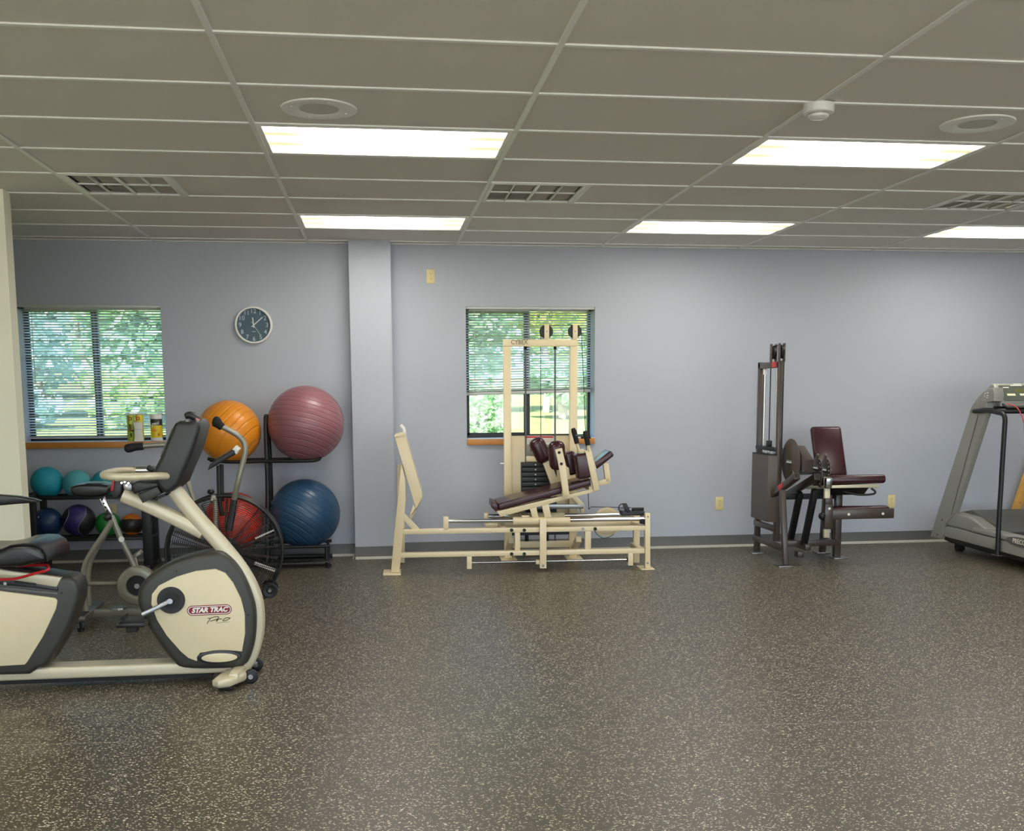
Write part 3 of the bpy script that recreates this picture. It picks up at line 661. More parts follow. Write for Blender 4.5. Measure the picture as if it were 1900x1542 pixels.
# console
cs = [(0.3715,1.2522),(0.3515,1.2409),(0.3379,1.2167),(0.3116,1.1567),(0.2808,1.0895),(0.2458,1.0236),(0.2485,0.9904),(0.2636,0.9554),(0.282,0.9289),(0.304,0.9213),(0.3269,0.9311),(0.3589,0.9582),(0.3899,1.0288),(0.4176,1.0863),(0.4426,1.1495),(0.4651,1.2213),(0.4578,1.2472),(0.4443,1.2588),(0.4188,1.2504),(0.3965,1.2506)]
con = MB().prism(cs, -.15, .15, .028, 4).build('console', M_CHAR2, bike, ang=55)
scn = [(0.3394,1.2196),(0.2808,1.0895),(0.2502,1.0279)]
MB().poly([(scn[0][0]-.004, -.12, scn[0][1]), (scn[0][0]-.004, .12, scn[0][1]), (scn[1][0]-.006, .12, scn[1][1]), (scn[1][0]-.006, -.12, scn[1][1])], (.006, 0, -.003)).build('screen', M_VINYL, con)
rd = [(0.3823,-0.05,1.2715),(0.4053,-0.05,1.2771),(0.4305,-0.05,1.2652),(0.4498,-0.05,1.249)]
MB().tube(sp([rd[0], rd[1], rd[2], rd[3]], 5), [.012, .014, .015, .016, .017, .018, .018, .018, .018, .018, .018, .017, .016, .015, .014, .012], 12).build('top_nub', M_CHAR2, con)
q = (0.442,-0.07,1.2554)
MB().box(q, (.02, .004, .014), (Vector((0, 1, 0)), .4)).build('nub_sticker', mat('pink_sticker', (226, 120, 120), .5), con)
q = (0.399,-0.12,1.2382)
MB().tube(sp([(q[0]-.006, -.12, q[2]-.02), (q[0], -.12, q[2]), (q[0]+.006, -.12, q[2]+.018)], 4), .012, 10).build('highlight_knob', M_STEEL, con)
MB().prism([(0.1376,0.9635),(0.169,0.9775),(0.2612,0.9732),(0.2802,0.9583),(0.1494,0.9182),(0.1418,0.946)], -.12, .12, .012, 3).build('console_neck', M_CHAR2, con)
MB().prism([(0.1616,0.9146),(0.2534,0.9526),(0.2688,0.9186),(0.1821,0.8732)], -.1, .1, .008, 2).build('console_box', M_CHAR, con)
MB().prism([(0.2196,0.8891),(0.2776,0.9117),(0.2829,0.9027),(0.2336,0.8829)], -.06, .06, .004, 2).build('cable_clip', M_BLACK, con)
# handlebar loop
hb = [(0.254,-0.2,1.0052),(0.177,-0.2,1.0058),(0.0949,-0.2,1.007),(0.0514,-0.2,1.0103)]
zb = hb[0][2]
loop = [(hb[0][0]+.06, -.13, zb-.005), (hb[0][0]+.02, -.175, zb), (hb[0][0]-.04, -.2, zb), (hb[1][0], -.2, zb), (hb[2][0], -.2, zb), (hb[3][0], -.18, zb+.002), (hb[3][0]-.03, -.12, zb+.004), (hb[3][0]-.035, 0, zb+.005), (hb[3][0]-.03, .12, zb+.004), (hb[3][0], .18, zb+.002), (hb[2][0], .2, zb), (hb[1][0], .2, zb), (hb[0][0]-.04, .2, zb), (hb[0][0]+.02, .175, zb), (hb[0][0]+.06, .13, zb-.005)]
hbo = MB().tube(sp(loop, 5), .0175, 14).build('handlebar', M_SILVER, bike)
MB().cyl((hb[2][0]+.0, .2, zb), (hb[1][0]+.02, .2, zb), .0195, n=18).build('pulse_sensor', M_CHROME, hbo)
MB().cyl((hb[2][0]-.06, .2, zb), (hb[2][0]-.005, .2, zb), .0185, n=18).build('grip_end', M_BLACK, hbo)
MB().cyl((hb[2][0]+.0, -.2, zb-.002), (hb[1][0]+.02, -.2, zb-.002), .0178, n=18).build('pulse_sensor', M_SILVER, hbo)
q = (0.1717,0.1,1.0138)
MB().box((q[0], .17, q[2]), (.04, .03, .026), (Vector((0, 1, 0)), .5), bev=.006).build('clamp', M_BLACK, hbo)
# bottle bracket below the bar
MB().prism([(0.0399,0.978),(0.0795,0.9774),(0.0798,0.9537),(0.0722,0.9154),(0.057,0.8949),(0.0373,0.8967),(0.0282,0.9132),(0.0341,0.9456)], -.03, .05, .008, 2).build('bottle_holder', M_CHAR2, bike)
MB().prism([(0.0346,0.9753),(0.0459,0.9751),(0.0399,0.928),(0.0286,0.9281)], -.034, -.02, .003, 2).build('holder_tag', M_RED, bike)
q = (0.09,0,0.9569)
for dx, dz in ((-.01, .008), (.012, -.004), (.004, .012), (.02, .006)):
    MB().cyl((q[0]+dx, -.04, q[2]+dz), (q[0]+dx, .02, q[2]+dz), .0055, n=10).build('bolt', M_CHROME, bike)
MB().prism([(0.0801,0.9596),(0.1198,0.959),(0.1196,0.9264),(0.0842,0.927)], -.02, .03, .004).build('bar_mount', M_STEEL, bike)
# rear seat carriage
rs = [(-0.7669,0.5615),(-0.4293,0.5858),(-0.3672,0.572),(-0.2861,0.5551),(-0.192,0.5363),(-0.1635,0.5341),(-0.1358,0.5137),(-0.1238,0.4761),(-0.1293,0.4219),(-0.1655,0.3208),(-0.2226,0.2132),(-0.2716,0.1395),(-0.2936,0.1128),(-0.3301,0.1019),(-0.3713,0.0746),(-0.8001,0.0797)]
rear = MB().prism(rs, NF, -NF, .022, 4).build('rear_shroud', M_CHAR, bike, ang=50)
rp = [(-0.7294,0.5155),(-0.4705,0.4779),(-0.3584,0.4591),(-0.233,0.4377),(-0.2228,0.4279),(-0.2228,0.4164),(-0.2296,0.3861),(-0.294,0.259),(-0.371,0.1388),(-0.3832,0.1256),(-0.4924,0.123),(-0.7557,0.1293)]
for s_ in (-1, 1):
    y0, y1 = (NF-.008, NF+.01) if s_ < 0 else (-NF-.01, -NF+.008)
    MB().prism(rp, y0, y1, .004, 2).build('side_panel', M_PANEL, rear)
MB().prism([(-0.7623,0.6254),(-0.4723,0.5811),(-0.4102,0.568),(-0.3162,0.5533),(-0.1964,0.5338),(-0.2233,0.4857),(-0.319,0.5047),(-0.416,0.5237),(-0.7655,0.5789)], NF-.004, -NF+.004, .006, 2).build('seat_track', M_SILVER, rear)
MB().prism([(-0.7149,0.5535),(-0.4083,0.5249),(-0.3118,0.5067),(-0.2166,0.4871),(-0.2188,0.4702),(-0.3129,0.4865),(-0.7157,0.5416)], NF-.006, NF+.01, .002).build('track_slot', M_CHAR2, rear)
MB().prism([(-0.7165,0.5245),(-0.407,0.4895),(-0.3133,0.4753),(-0.2176,0.463),(-0.2183,0.4508),(-0.314,0.4631),(-0.7171,0.5152)], NF-.007, NF+.01, .002).build('track_strip', M_TMDARK, rear)
b = [(-0.4042,0.5253),(-0.3109,0.5052)]
MB().prism([(b[0][0], b[0][1]), (b[1][0], b[1][1]+.004), (b[1][0], b[1][1]-.005), (b[0][0], b[0][1]-.01)], NF-.01, NF, .001).build('warning_decal', M_DARK, rear)
for q in [(-0.2025,0.4577),(-0.2717,0.2695),(-0.3278,0.1141)]: MB().cyl((q[0], NF-.003, q[1]), (q[0], NF+.004, q[1]), .0045, n=10).build('screw', M_BLACK, rear)
# seat
so_ = [(-0.7374,0.6714),(-0.6044,0.6778),(-0.4832,0.6748),(-0.4216,0.6844),(-0.3839,0.7004),(-0.3285,0.7056),(-0.2796,0.7018),(-0.247,0.6801),(-0.2321,0.649),(-0.2298,0.6246),(-0.3032,0.6134),(-0.3346,0.6038),(-0.4267,0.6016),(-0.6091,0.6065),(-0.741,0.6197)]
seat = MB().prism(so_, -.2, .2, .045, 5).build('seat', M_VINYL, bike, ang=60)
MB().tube([(p[0]*.985, -.185, p[1]-.0) for p in so_[1:10]], .004, 8).build('seat_seam', M_RUBBER, seat)
MB().prism([(-0.6554,0.591),(-0.4312,0.5816),(-0.3996,0.5842),(-0.4142,0.551),(-0.4359,0.5045),(-0.4928,0.4994),(-0.6577,0.5577)], -.06, .06, .006).build('seat_bracket', M_STEEL, seat)
q = (-0.4442,-0.095,0.5129); MB().cyl((q[0], -.1, q[2]), (q[0], -.075, q[2]), .008, n=12).build('bracket_bolt', M_CHROME, seat)
hl = [(-0.5824,-0.12,0.5327),(-0.451,-0.14,0.5392),(-0.3758,-0.16,0.5453),(-0.2716,-0.19,0.5741),(-0.2277,-0.2,0.5852),(-0.2283,-0.17,0.5913),(-0.2591,-0.1,0.5945),(-0.3489,-0.06,0.5889),(-0.403,-0.05,0.586)]
MB().tube(sp(hl, 5), .0065, 10).build('seat_lever', M_RED, bike)
# seat back and its arm
bk = [(-0.7198,1.3813),(-0.6648,1.4061),(-0.619,1.3808),(-0.6181,1.2171),(-0.6429,1.0268),(-0.686,0.8352),(-0.7421,0.7203),(-0.7823,0.747),(-0.749,0.9647)]
MB().prism(bk, -.2, .2, .04, 4).build('backrest', M_VINYL, bike, ang=60)
ar = [(-0.5395,0.9557),(-0.3853,0.9404),(-0.3017,0.9313),(-0.2362,0.9174),(-0.2137,0.9081),(-0.234,0.902),(-0.3097,0.8983),(-0.3883,0.8922),(-0.5442,0.8849)]
MB().prism(ar, -.285, -.235, .014, 3).build('armrest', M_VINYL, bike, ang=60)
MB().tube([(ar[0][0]-.12, -.26, ar[0][1]-.02), (ar[0][0]-.12, .1, ar[0][1]-.02)], .016, 10).build('armrest_tube', M_STEEL, bike)
MB().beam((ar[0][0]-.14, -.26, ar[0][1]-.02), (ar[0][0]+.05, -.26, ar[0][1]-.015), .03, .03, .004).build('armrest_base', M_BLACK, bike)
MB().beam((-1.08, -.25, .05), (-1.08, .25, .05), .06, .05, .012, ref=(1, 0, 0)).build('rear_foot', M_SILVER, bike)
for s_ in (-1, 1): MB().cyl((-1.08, s_*.2, 0), (-1.08, s_*.2, .03), .025, n=16).build('leveler', M_RUBBER, bike)

# ================================================================== AIR BIKE (behind)
air = thing('air_bike', 'grey upright fan bike with a big black wire fan guard, behind the recumbent bike', 'exercise bike', (-1.85, 2.66, 0), math.radians(4))
fc = (0.2225,0.4159); FR_ = .345
def ring(mb, cx, cz, y, R, r, n=56, sides=4): mb.tube([(cx+R*math.cos(2*PI*k/n), y, cz+R*math.sin(2*PI*k/n)) for k in range(n)], r, sides, True)
for s_, nm in ((-1, 'near'), (1, 'far')):
    g = MB(); R = .075
    while R < FR_-.006:
        y = s_*(.115-.05*(R/FR_)**3); ring(g, fc[0], fc[1], y, R, .0015); R += .0118
    go = tag(g.build('guard_rings', M_GUARD, air, ang=180), kind='stuff')
    for k in range(10):
        a = 2*PI*k/10+.25; d = Vector((math.cos(a), 0, math.sin(a))); P = [Vector((fc[0], 0, fc[1]))+d*rr+Vector((0, s_*(.113-.05*(rr/FR_)**3), 0)) for rr in (.06, .14, .21, .28, FR_)]
        MB().tube(P, .0024, 5).build('guard_spoke', M_GUARD, air)
    rm = MB(); ring(rm, fc[0], fc[1], s_*.062, FR_, .0085, 72, 8); rm.build('guard_rim', M_POWDER, air)
    MB().cyl((fc[0], s_*.113, fc[1]), (fc[0], s_*.122, fc[1]), .07, n=36, bev=.004).build('guard_hub', M_CHAR, air)
bnd = MB(); n_ = 72
for y in (-.045, -.022, 0, .022, .045): ring(bnd, fc[0], fc[1], y, FR_+.004, .0022, 72, 4)
tag(bnd.build('rim_rings', M_GUARD, air, ang=180), kind='stuff')
MB().cyl((fc[0], -.075, fc[1]), (fc[0], .075, fc[1]), .055, n=30).build('fan_hub', M_CHAR2, air)
for k in range(26):
    a = 2*PI*k/26+.06; d = Vector((math.cos(a), 0, math.sin(a)))
    MB().beam(Vector((fc[0], 0, fc[1]))+d*.05, Vector((fc[0], 0, fc[1]))+d*.318, .085, .0016, 0).build('fan_blade', M_BLADE, air)
for a0, L0, L1, w_ in ((.40, .20, .325, .010), (-.40, .19, .325, .02)):
    d = Vector((math.cos(a0), 0, math.sin(a0))); c_ = Vector((fc[0], -.052, fc[1]))
    MB().beam(c_+d*L0, c_+d*L1, .0012, w_, 0).build('reflective_strip', M_LABEL, air)
# rear frame
MB().tube(sp([(-0.416,-0.08,0.6287),(-0.4692,-0.08,0.5464),(-0.5404,-0.08,0.4446),(-0.575,-0.08,0.3819),(-0.5921,-0.08,0.3185),(-0.5936,-0.08,0.2544),(-0.591,-0.08,0.1594),(-0.5888,-0.08,0.0558)], 5), .0155, 12).build('rear_stay', M_PEARL, air)
MB().tube(sp([(-0.4479,0.1,0.6046),(-0.5033,0.1,0.5062),(-0.5634,0.1,0.4046),(-0.5877,0.1,0.3466),(-0.5997,0.1,0.2881),(-0.6032,0.1,0.2222),(-0.6036,0.1,0.1385),(-0.6051,0.1,0.0582)], 5), .0155, 12).build('rear_stay', M_PEARL, air)
MB().tube([(-0.4312,0,0.65),(-0.3832,-0,0.5057),(-0.3052,0,0.3177),(-0.2676,-0,0.2195)], .0175, 12).build('seat_tube', M_PEARL, air)
spst = [(-0.4816,0,0.773),(-0.4284,0,0.6296)]
pst = MB().beam(spst[0], spst[1], .024, .032, .004).build('seat_post', M_CHROME, air)
for k in range(5):
    q = Vector(spst[0]).lerp(Vector(spst[1]), .15+k*.16); MB().cyl(q+Vector((-.004, -.0135, 0)), q+Vector((-.004, -.011, 0)), .006, n=10).build('post_hole', M_DARK, pst)
q = (-0.4489,-0.03,0.6486)
MB().sph((q[0], -.035, q[2]), .026, 18, 12, (1, .8, 1)).build('adjust_knob', M_BLACK, air)
MB().cyl((q[0], -.035, q[2]), (q[0]+.03, 0, q[2]-.004), .007, n=10).build('knob_stem', M_CHROME, air)
q = (-0.3779,-0.02,0.5097); MB().cyl((q[0], -.0185, q[2]), (q[0], -.016, q[2]), .017, n=20).build('round_sticker', M_WHITE, air)
# saddle
sd = [(-0.6354,0.8215),(-0.6253,0.8403),(-0.5891,0.8504),(-0.5378,0.8536),(-0.4765,0.8501),(-0.4152,0.8411),(-0.4171,0.8029),(-0.4386,0.7842),(-0.4905,0.7762),(-0.5418,0.7774),(-0.5926,0.7825),(-0.625,0.7969)]
sdl = MB().prism(rnd2(sd, 3), -.12, .12, .03, 4).build('saddle', M_VINYL, air, ang=60)
tp = [(-0.6151,0.8412),(-0.538,0.8509),(-0.4613,0.8465),(-0.4231,0.838)]
MB().prism([(tp[0][0], tp[0][1]), (tp[1][0], tp[1][1]+.006), (tp[2][0], tp[2][1]+.006), (tp[3][0], tp[3][1]), (tp[3][0], tp[3][1]-.008), (tp[0][0], tp[0][1]-.008)], -.1, .1, .004).build('saddle_top', M_VINYL, sdl, ang=60)
MB().prism([(-0.562,0.7817),(-0.4595,0.7793),(-0.4709,0.7577),(-0.4965,0.7583)], -.03, .03, .004).build('saddle_clamp', M_BLACK, air)
MB().tube([(-0.5913,-0,0.2432),(-0.5053,0,0.239),(-0.3962,-0,0.2372),(-0.2928,-0,0.2357)], .0145, 12).build('middle_tube', M_PEARL, air)
bz = [(-0.6262,0,0.0612),(-0.3013,0,0.0529)]
MB().beam((bz[0][0], 0, bz[0][2]), (bz[0][0]+.95, 0, bz[0][2]), .05, .042, .006).build('base_rail', M_PEARL, air)
xf = bz[0][0]+.02
rf = MB().poly([(xf-.035, -.245, .055), (xf+.045, -.245, .055), (xf+.06, .245, .055), (xf-.02, .245, .055)], (0, 0, .035), .012, 3).build('rear_foot', M_STEEL, air, ang=50)
MB().poly([(xf-.02, -.21, .09), (xf+.03, -.21, .09), (xf+.04, -.10, .09), (xf-.01, -.10, .09)], (0, 0, .004)).build('foot_pad', M_BLACK, rf)
for s_ in (-1, 1): MB().lathe([(0, 0), (.02, 0), (.02, .016), (.008, .02), (.008, .06)], (xf+.01, s_*.21, 0), n=14).build('leveler', M_BLACK, rf)
MB().lathe([(0, 0), (.05, .0), (.047, .012), (0, .014)], (xf+.19, 0, bz[0][2]+.02), n=24).build('rail_cap', M_STEEL, air)
# front foot + wheels
xw = fc[0]+.27
MB().beam((bz[0][0]+.9, -.2, .06), (bz[0][0]+.9, .2, .06), .06, .045, .01, ref=(0, 0, 1)).build('front_foot', M_STEEL, air)
for s_ in (-1, 1): MB().cyl((bz[0][0]+.9, s_*.16, 0), (bz[0][0]+.9, s_*.16, .045), .02, n=14).build('leveler', M_BLACK, air)
MB().beam((bz[0][0]+.9, -.09, bz[0][2]), (fc[0]+.285, -.09, .17), .03, .04, .005).build('wheel_bracket', M_BLACK, air)
MB().beam((bz[0][0]+.9, .02, bz[0][2]), (fc[0]+.285, .02, .17), .03, .04, .005).build('wheel_bracket', M_BLACK, air)
wc = (0.4855,-0.12,0.1766)
for y_ in (-.12, .02):
    wl = MB().lathe([(0, .0), (.012, -.004), (.02, 0), (.034, -.003), (.042, -.003), (.047, .004), (.047, .026), (.042, .032), (0, .032)], (wc[0], y_, wc[2]), (0, 1, 0), n=36).build('transport_wheel', M_BLACK, air)
    MB().cyl((wc[0], y_-.006, wc[2]), (wc[0], y_+.034, wc[2]), .01, n=14).build('wheel_cap', M_STEEL, wl)
MB().cyl((wc[0], -.12, wc[2]), (wc[0], .05, wc[2]), .008, n=12).build('wheel_axle', M_STEEL, air)
# crank housing
cc = (-0.296,0.2268)
MB().lathe([(.062, -.004), (.066, -.014), (.10, -.016), (.114, -.010), (.118, 0), (.118, .05), (.062, .05), (.062, -.004)], (cc[0], -.05, cc[1]), (0, 1, 0), n=48, cap=False).build('crank_ring', M_PEARL, air)
MB().cyl((cc[0], -.045, cc[1]), (cc[0], .04, cc[1]), .064, n=36).build('crank_disc', M_BLACK, air)
MB().cyl((cc[0], -.062, cc[1]), (cc[0], -.04, cc[1]), .016, n=16).build('crank_bolt', M_CHROME, air)
pq = (-0.3477,-0.1,0.38)
MB().beam((cc[0], .07, cc[1]), (cc[0]-.03, .09, cc[1]+.155), .014, .024, .004).build('crank_arm', M_STEEL, air)
MB().box((cc[0]-.032, .15, cc[1]+.155), (.09, .09, .026), (Vector((0, 1, 0)), -.6), bev=.006).build('pedal', M_PEARL, air)
# front mast, console, arms
m0 = [(0.1732,0,0.7625),(0.1769,0,0.6819),(0.1773,0,0.5393)]
MB().tube(sp([(m0[0][0]-.012, -.06, m0[0][2]-.03), (m0[0][0], -.06, m0[0][2]), (m0[1][0]+.004, -.06, m0[1][2]), (m0[2][0], -.1, m0[2][2])], 5), .015, 12).build('mast_stub', M_PEARL, air)
q = (0.1561,-0.03,0.7846); kb = MB().lathe([(0, .03), (.016, .028), (.022, .018), (.02, .008), (.008, 0), (.006, -.05)][::-1], (q[0], -.06, q[2]-.012), n=18).build('tension_knob', M_BLACK, air)
for y_, pts in ((-.05, [(0.2067,-0.05,0.9453),(0.2042,-0.05,0.8393),(0.207,-0.05,0.7129),(0.218,-0.05,0.6413)]), (.05, [(0.216,0.05,0.9464),(0.2131,0.05,0.8307),(0.212,0.05,0.7185)])):
    MB().tube(sp(pts, 4), .0135, 10).build('console_mast', M_POWDER, air)
co = [(0.1451,0.9203),(0.1592,0.9566),(0.1847,0.9756),(0.2423,1.0096),(0.301,1.0468),(0.3152,1.0435),(0.3103,1.0124),(0.241,0.9746),(0.1949,0.9482)]
acon = MB().prism(co, -.1, .1, .006, 2).build('console', M_BLACK, air)
MB().prism([(0.2925,1.0438),(0.3091,1.0623),(0.334,1.0416),(0.3163,1.0123),(0.3047,1.0265)], -.1, .1, .004).build('console_end', M_WHITE, acon)
cl = [(0.1617,0.9417),(0.1813,0.9646),(0.2389,1.0002),(0.2928,1.0335)]
MB().poly([(cl[1][0], -.08, cl[1][1]+.012), (cl[1][0], .08, cl[1][1]+.012), (cl[3][0], .08, cl[3][1]+.012), (cl[3][0], -.08, cl[3][1]+.012)], (0, 0, .003)).build('display', M_CHAR, acon)
# near arm
na = [(0.2271,-0.19,1.1964),(0.2704,-0.19,1.1716),(0.3248,-0.19,1.1389),(0.3585,-0.19,1.1055),(0.3743,-0.19,1.0669),(0.3703,-0.19,1.0171),(0.3496,-0.19,0.9405),(0.3239,-0.19,0.8484),(0.2975,-0.16,0.7492)]
MB().tube(sp(na, 5), .0165, 12).build('arm', M_PEARL, air)
ng = [(0.1928,-0.19,1.2218),(0.2116,-0.19,1.214),(0.2272,-0.19,1.1987),(0.2486,-0.19,1.1794)]
MB().tube(sp(ng, 4), [.012, .022, .029, .032, .034, .033, .031, .029, .027, .025, .024, .023, .022], 14).build('grip', M_RUBBER, air)
MB().tube(sp([(0.2975,-0.16,0.7492),(0.2836,-0.16,0.6755),(0.2605,-0.16,0.5588)], 4), .0165, 8, ry=.02).build('arm_link', M_POWDER, air)
MB().tube(sp([(0.2885,-0.16,0.7495),(0.2708,-0.16,0.6759),(0.2492,-0.16,0.5592)], 4), .007, 8).build('link_rod', M_POWDER, air)
q = (0.2,-0.13,0.5508); MB().sph(q, .013, 14, 10).build('link_bolt', M_CHROME, air)
# far arm
fa = [(-0.3009,0.19,1.0552),(-0.1958,0.19,1.0636),(-0.1097,0.19,1.0623),(-0.0537,0.19,1.0213),(-0.0181,0.17,0.8978),(0.0236,0.15,0.7638),(0.0676,0.14,0.6285)]
MB().tube(sp(fa, 5), .0165, 12).build('arm', M_PEARL, air)
fg = [(-0.3678,0.19,1.0429),(-0.3328,0.19,1.049),(-0.3009,0.19,1.0552),(-0.2565,0.19,1.0578)]
MB().tube(sp(fg, 4), [.012, .022, .027, .028, .028, .027, .026, .025, .025, .024, .024, .024, .023], 14).build('grip', M_RUBBER, air)

# ================================================================== STABILITY BALL RACK
def ball_mat(name, col, axis, rough=.3, freq=46, var=.05):
    m = mat(name, col, rough, var=var, scale=5); n, L, p = nodes(m); tc = n['Texture Coordinate']
    vr = n.new('ShaderNodeVectorRotate'); vr.rotation_type = 'EULER_XYZ'; vr.inputs['Rotation'].default_value = axis; L.new(tc.outputs['Object'], vr.inputs['Vector'])
    wv = n.new('ShaderNodeTexWave'); wv.bands_direction = 'Z'; wv.inputs['Scale'].default_value = freq/6.28; wv.inputs['Distortion'].default_value = .25; L.new(vr.outputs[0], wv.inputs['Vector'])
    rp_ = n.new('ShaderNodeValToRGB'); rp_.color_ramp.elements[0].position = .0; rp_.color_ramp.elements[1].position = .16; L.new(wv.outputs['Fac'], rp_.inputs[0])
    nz = n.new('ShaderNodeTexNoise'); nz.inputs['Scale'].default_value = 3; L.new(vr.outputs[0], nz.inputs['Vector'])
    bp = n.new('ShaderNodeBump'); bp.inputs['Strength'].default_value = .55; bp.inputs['Distance'].default_value = .006
    L.new(rp_.outputs[0], bp.inputs['Height']); L.new(bp.outputs['Normal'], p.inputs['Normal'])
    return m
RKY0, RKY1 = 4.44, 4.86
bp_ = (-1.5963,4.62,0.0431)
rack = thing('ball_rack', 'black tubular stand holding four large exercise balls', 'rack', (bp_[0], 4.66, 0))
ut = [(-1.5584,4.5,1.179),(-1.5782,4.5,0.0835)]; uf = [(-1.5608,4.86,1.1529),(-1.5861,4.86,0.0496)]
P = [(ut[1][0], RKY0+.06, .04), (ut[0][0], RKY0+.1, .6), (ut[0][0], RKY0+.13, ut[0][2]-.06), (ut[0][0], RKY0+.2, ut[0][2]+.02), (ut[0][0], RKY0+.29, ut[0][2]-.06), (ut[0][0], RKY1-.06, .6), (ut[1][0], RKY1-.03, .04)]
MB().tube(sp(P, 6), .018, 12).build('upright', M_POWDER, rack, world=True)
ux = ut[0][0]
for z_ in (.5, .8):
    MB().cyl((ux, RKY0+.12, z_), (ux, RKY1-.08, z_), .011, n=10).build('rung', M_POWDER, rack, world=True)
UB0, UB1, LB0, LB1 = 4.51, 4.75, 4.48, 4.78
tl = [(-2.0064,4.51,0.8681),(-1.8636,4.51,0.8494),(-1.1995,4.51,0.8362),(-1.1399,4.51,0.8653)]
zt = tl[1][2]
MB().tube(sp([(tl[0][0], UB0+.03, tl[0][2]+.005), (tl[1][0], UB0, zt), (ux, UB0, zt), (tl[2][0], UB0, zt), (tl[3][0], UB0+.04, tl[3][2]+.01)], 5), .014, 10).build('upper_bar', M_POWDER, rack, world=True)
MB().tube([(tl[0][0]-.02, UB1, zt), (ux, UB1, zt), (tl[2][0]+.02, UB1, zt)], .014, 10).build('upper_bar', M_POWDER, rack, world=True)
MB().cyl((ux, UB0, zt), (ux, RKY1-.07, zt), .014, n=10).build('upper_cross', M_POWDER, rack, world=True)
lo = [(-2.0086,4.48,0.1748),(-1.1237,4.48,0.1578)]; zl = lo[1][2]+.01
xl, xr = tl[0][0]-.0, tl[3][0]+.06
MB().tube([(xl, LB0, zl), (xr, LB0, zl)], .013, 10).build('lower_bar', M_POWDER, rack, world=True)
MB().tube([(xl, LB1, zl), (xr, LB1, zl)], .013, 10).build('lower_bar', M_POWDER, rack, world=True)
for x_ in (xl+.02, xr-.03):
    MB().tube(sp([(x_, RKY0-.02, .03), (x_+.03, RKY0-.05, .025), (x_, RKY0+.02, .03), (x_, RKY1, .03)], 4), .016, 10).build('foot', M_POWDER, rack, world=True)
    for y_ in (LB0, LB1): MB().cyl((x_, y_, .03), (x_, y_, zl), .013, n=10).build('post', M_POWDER, rack, world=True)
base = [(-1.4218,4.6187,0.03),(-1.1172,4.6249,0.03)]
MB().tube([(xl, RKY0+.02, .035), (xr, RKY0+.02, .035)], .02, 10).build('base_bar', M_POWDER, rack, world=True)
MB().tube([(xl, RKY1-.02, .035), (xr, RKY1-.02, .035)], .02, 10).build('base_bar', M_POWDER, rack, world=True)
YB = 4.63
balls = [((425, 798), 122, (236, 148, 40), (.35, .9, 0), 'orange', 34, 'large orange exercise ball on the upper left of the ball rack'),
         ((567.5, 781.5), 145, (146, 96, 104), (.32, -.22, 0), 'mauve', 50, 'large mauve ribbed exercise ball on the upper right of the ball rack'),
         ((434, 973), 118, (206, 50, 30), (.3, .4, 0), 'red', 40, 'red exercise ball on the lower left, seen through the fan guard'),
         ((566, 951), 133, (40, 76, 108), (.45, -.55, 0), 'blue', 46, 'large dark blue exercise ball on the lower right of the ball rack')]
bpos = [[(-1.8505,4.63,1.0933),(-1.2508,4.63,1.1584),(-1.8408,4.63,0.3405),(-1.2784,4.63,0.4249)]][0]
brad = [.247, .300, .235, .278]
M_PLUG = mat('ball_plug', (214, 208, 200), .4)
for (px_, w_, col, ax, nm, fq, lb), p, r_ in zip(balls, bpos, brad):
    zb_ = zt+math.sqrt((r_+.014)**2-.12**2) if nm in ('orange', 'mauve') else zl+math.sqrt((r_+.013)**2-.15**2)
    t = thing('exercise_ball', lb, 'ball', (p[0], YB, zb_), 0, 'large exercise balls')
    MB().sph((0, 0, 0), r_, 64, 40).build('shell', ball_mat('ball_'+nm, col, ax, freq=fq, rough=.32), t, ang=180)
    d = Vector((.2, .9, -.35)).normalized() if nm in ('red', 'orange') else Vector((-.55, .8, .2)).normalized()
    MB().cyl(d*(r_-.002), d*(r_+.003), .012, n=14).build('plug', M_PLUG, t)

# ================================================================== MEDICINE BALL RACK
MY0, MY1 = 4.62, 4.93
rb = [(-3.3696,4.62,0.5559),(-2.5079,4.62,0.4546),(-3.3981,4.62,0.0681),(-2.5268,4.62,0.0453)]
mr = thing('medicine_ball_rack', 'low black two-shelf rack holding seven medicine balls under the left window', 'rack', ((rb[0][0]+rb[1][0])/2, 4.775, 0))
xl, xr = rb[0][0], rb[1][0]
zt1 = (-3.1689,4.62,0.5777)[2]; zt2 = (-3.1872,4.62,0.2489)[2]
for x_ in (xl, xr):
    zt_ = zt1+.035
    MB().beam((x_, MY1-.02, .0), (x_, MY1-.02, zt_), .03, .05, .004, ref=(0, 1, 0)).build('post', M_POWDER, mr, world=True)
    MB().beam((x_, MY0-.005, .0), (x_, MY0-.005, zt_), .04, .07, .004, ref=(0, 1, 0)).build('post', M_POWDER, mr, world=True)
    MB().beam((x_, MY0-.1, .022), (x_, MY1+.02, .022), .06, .044, .006, ref=(1, 0, 0)).build('foot', M_POWDER, mr, world=True)
    MB().beam((x_, MY0, zt1+.02), (x_, MY1-.02, zt1+.02), .04, .04, .004, ref=(1, 0, 0)).build('end_bar', M_POWDER, mr, world=True)
YM = 4.785; GP = {zt1: .075, zt2: .045}
for z_ in (zt1, zt2):
    for s_ in (-1, 1):
        MB().cyl((xl, YM+s_*GP[z_], z_), (xr, YM+s_*GP[z_], z_), .011, n=12).build('shelf_rail', M_POWDER, mr, world=True)
    for x_ in (xl, xr): MB().beam((x_, MY0, z_), (x_, MY1-.02, z_), .04, .025, .003, ref=(1, 0, 0)).build('shelf_end', M_POWDER, mr, world=True)
    MB().beam((xl, MY0+.0, z_-.004), (xr, MY0+.0, z_-.004), .022, .022, .003).build('front_rail', M_POWDER, mr, world=True)
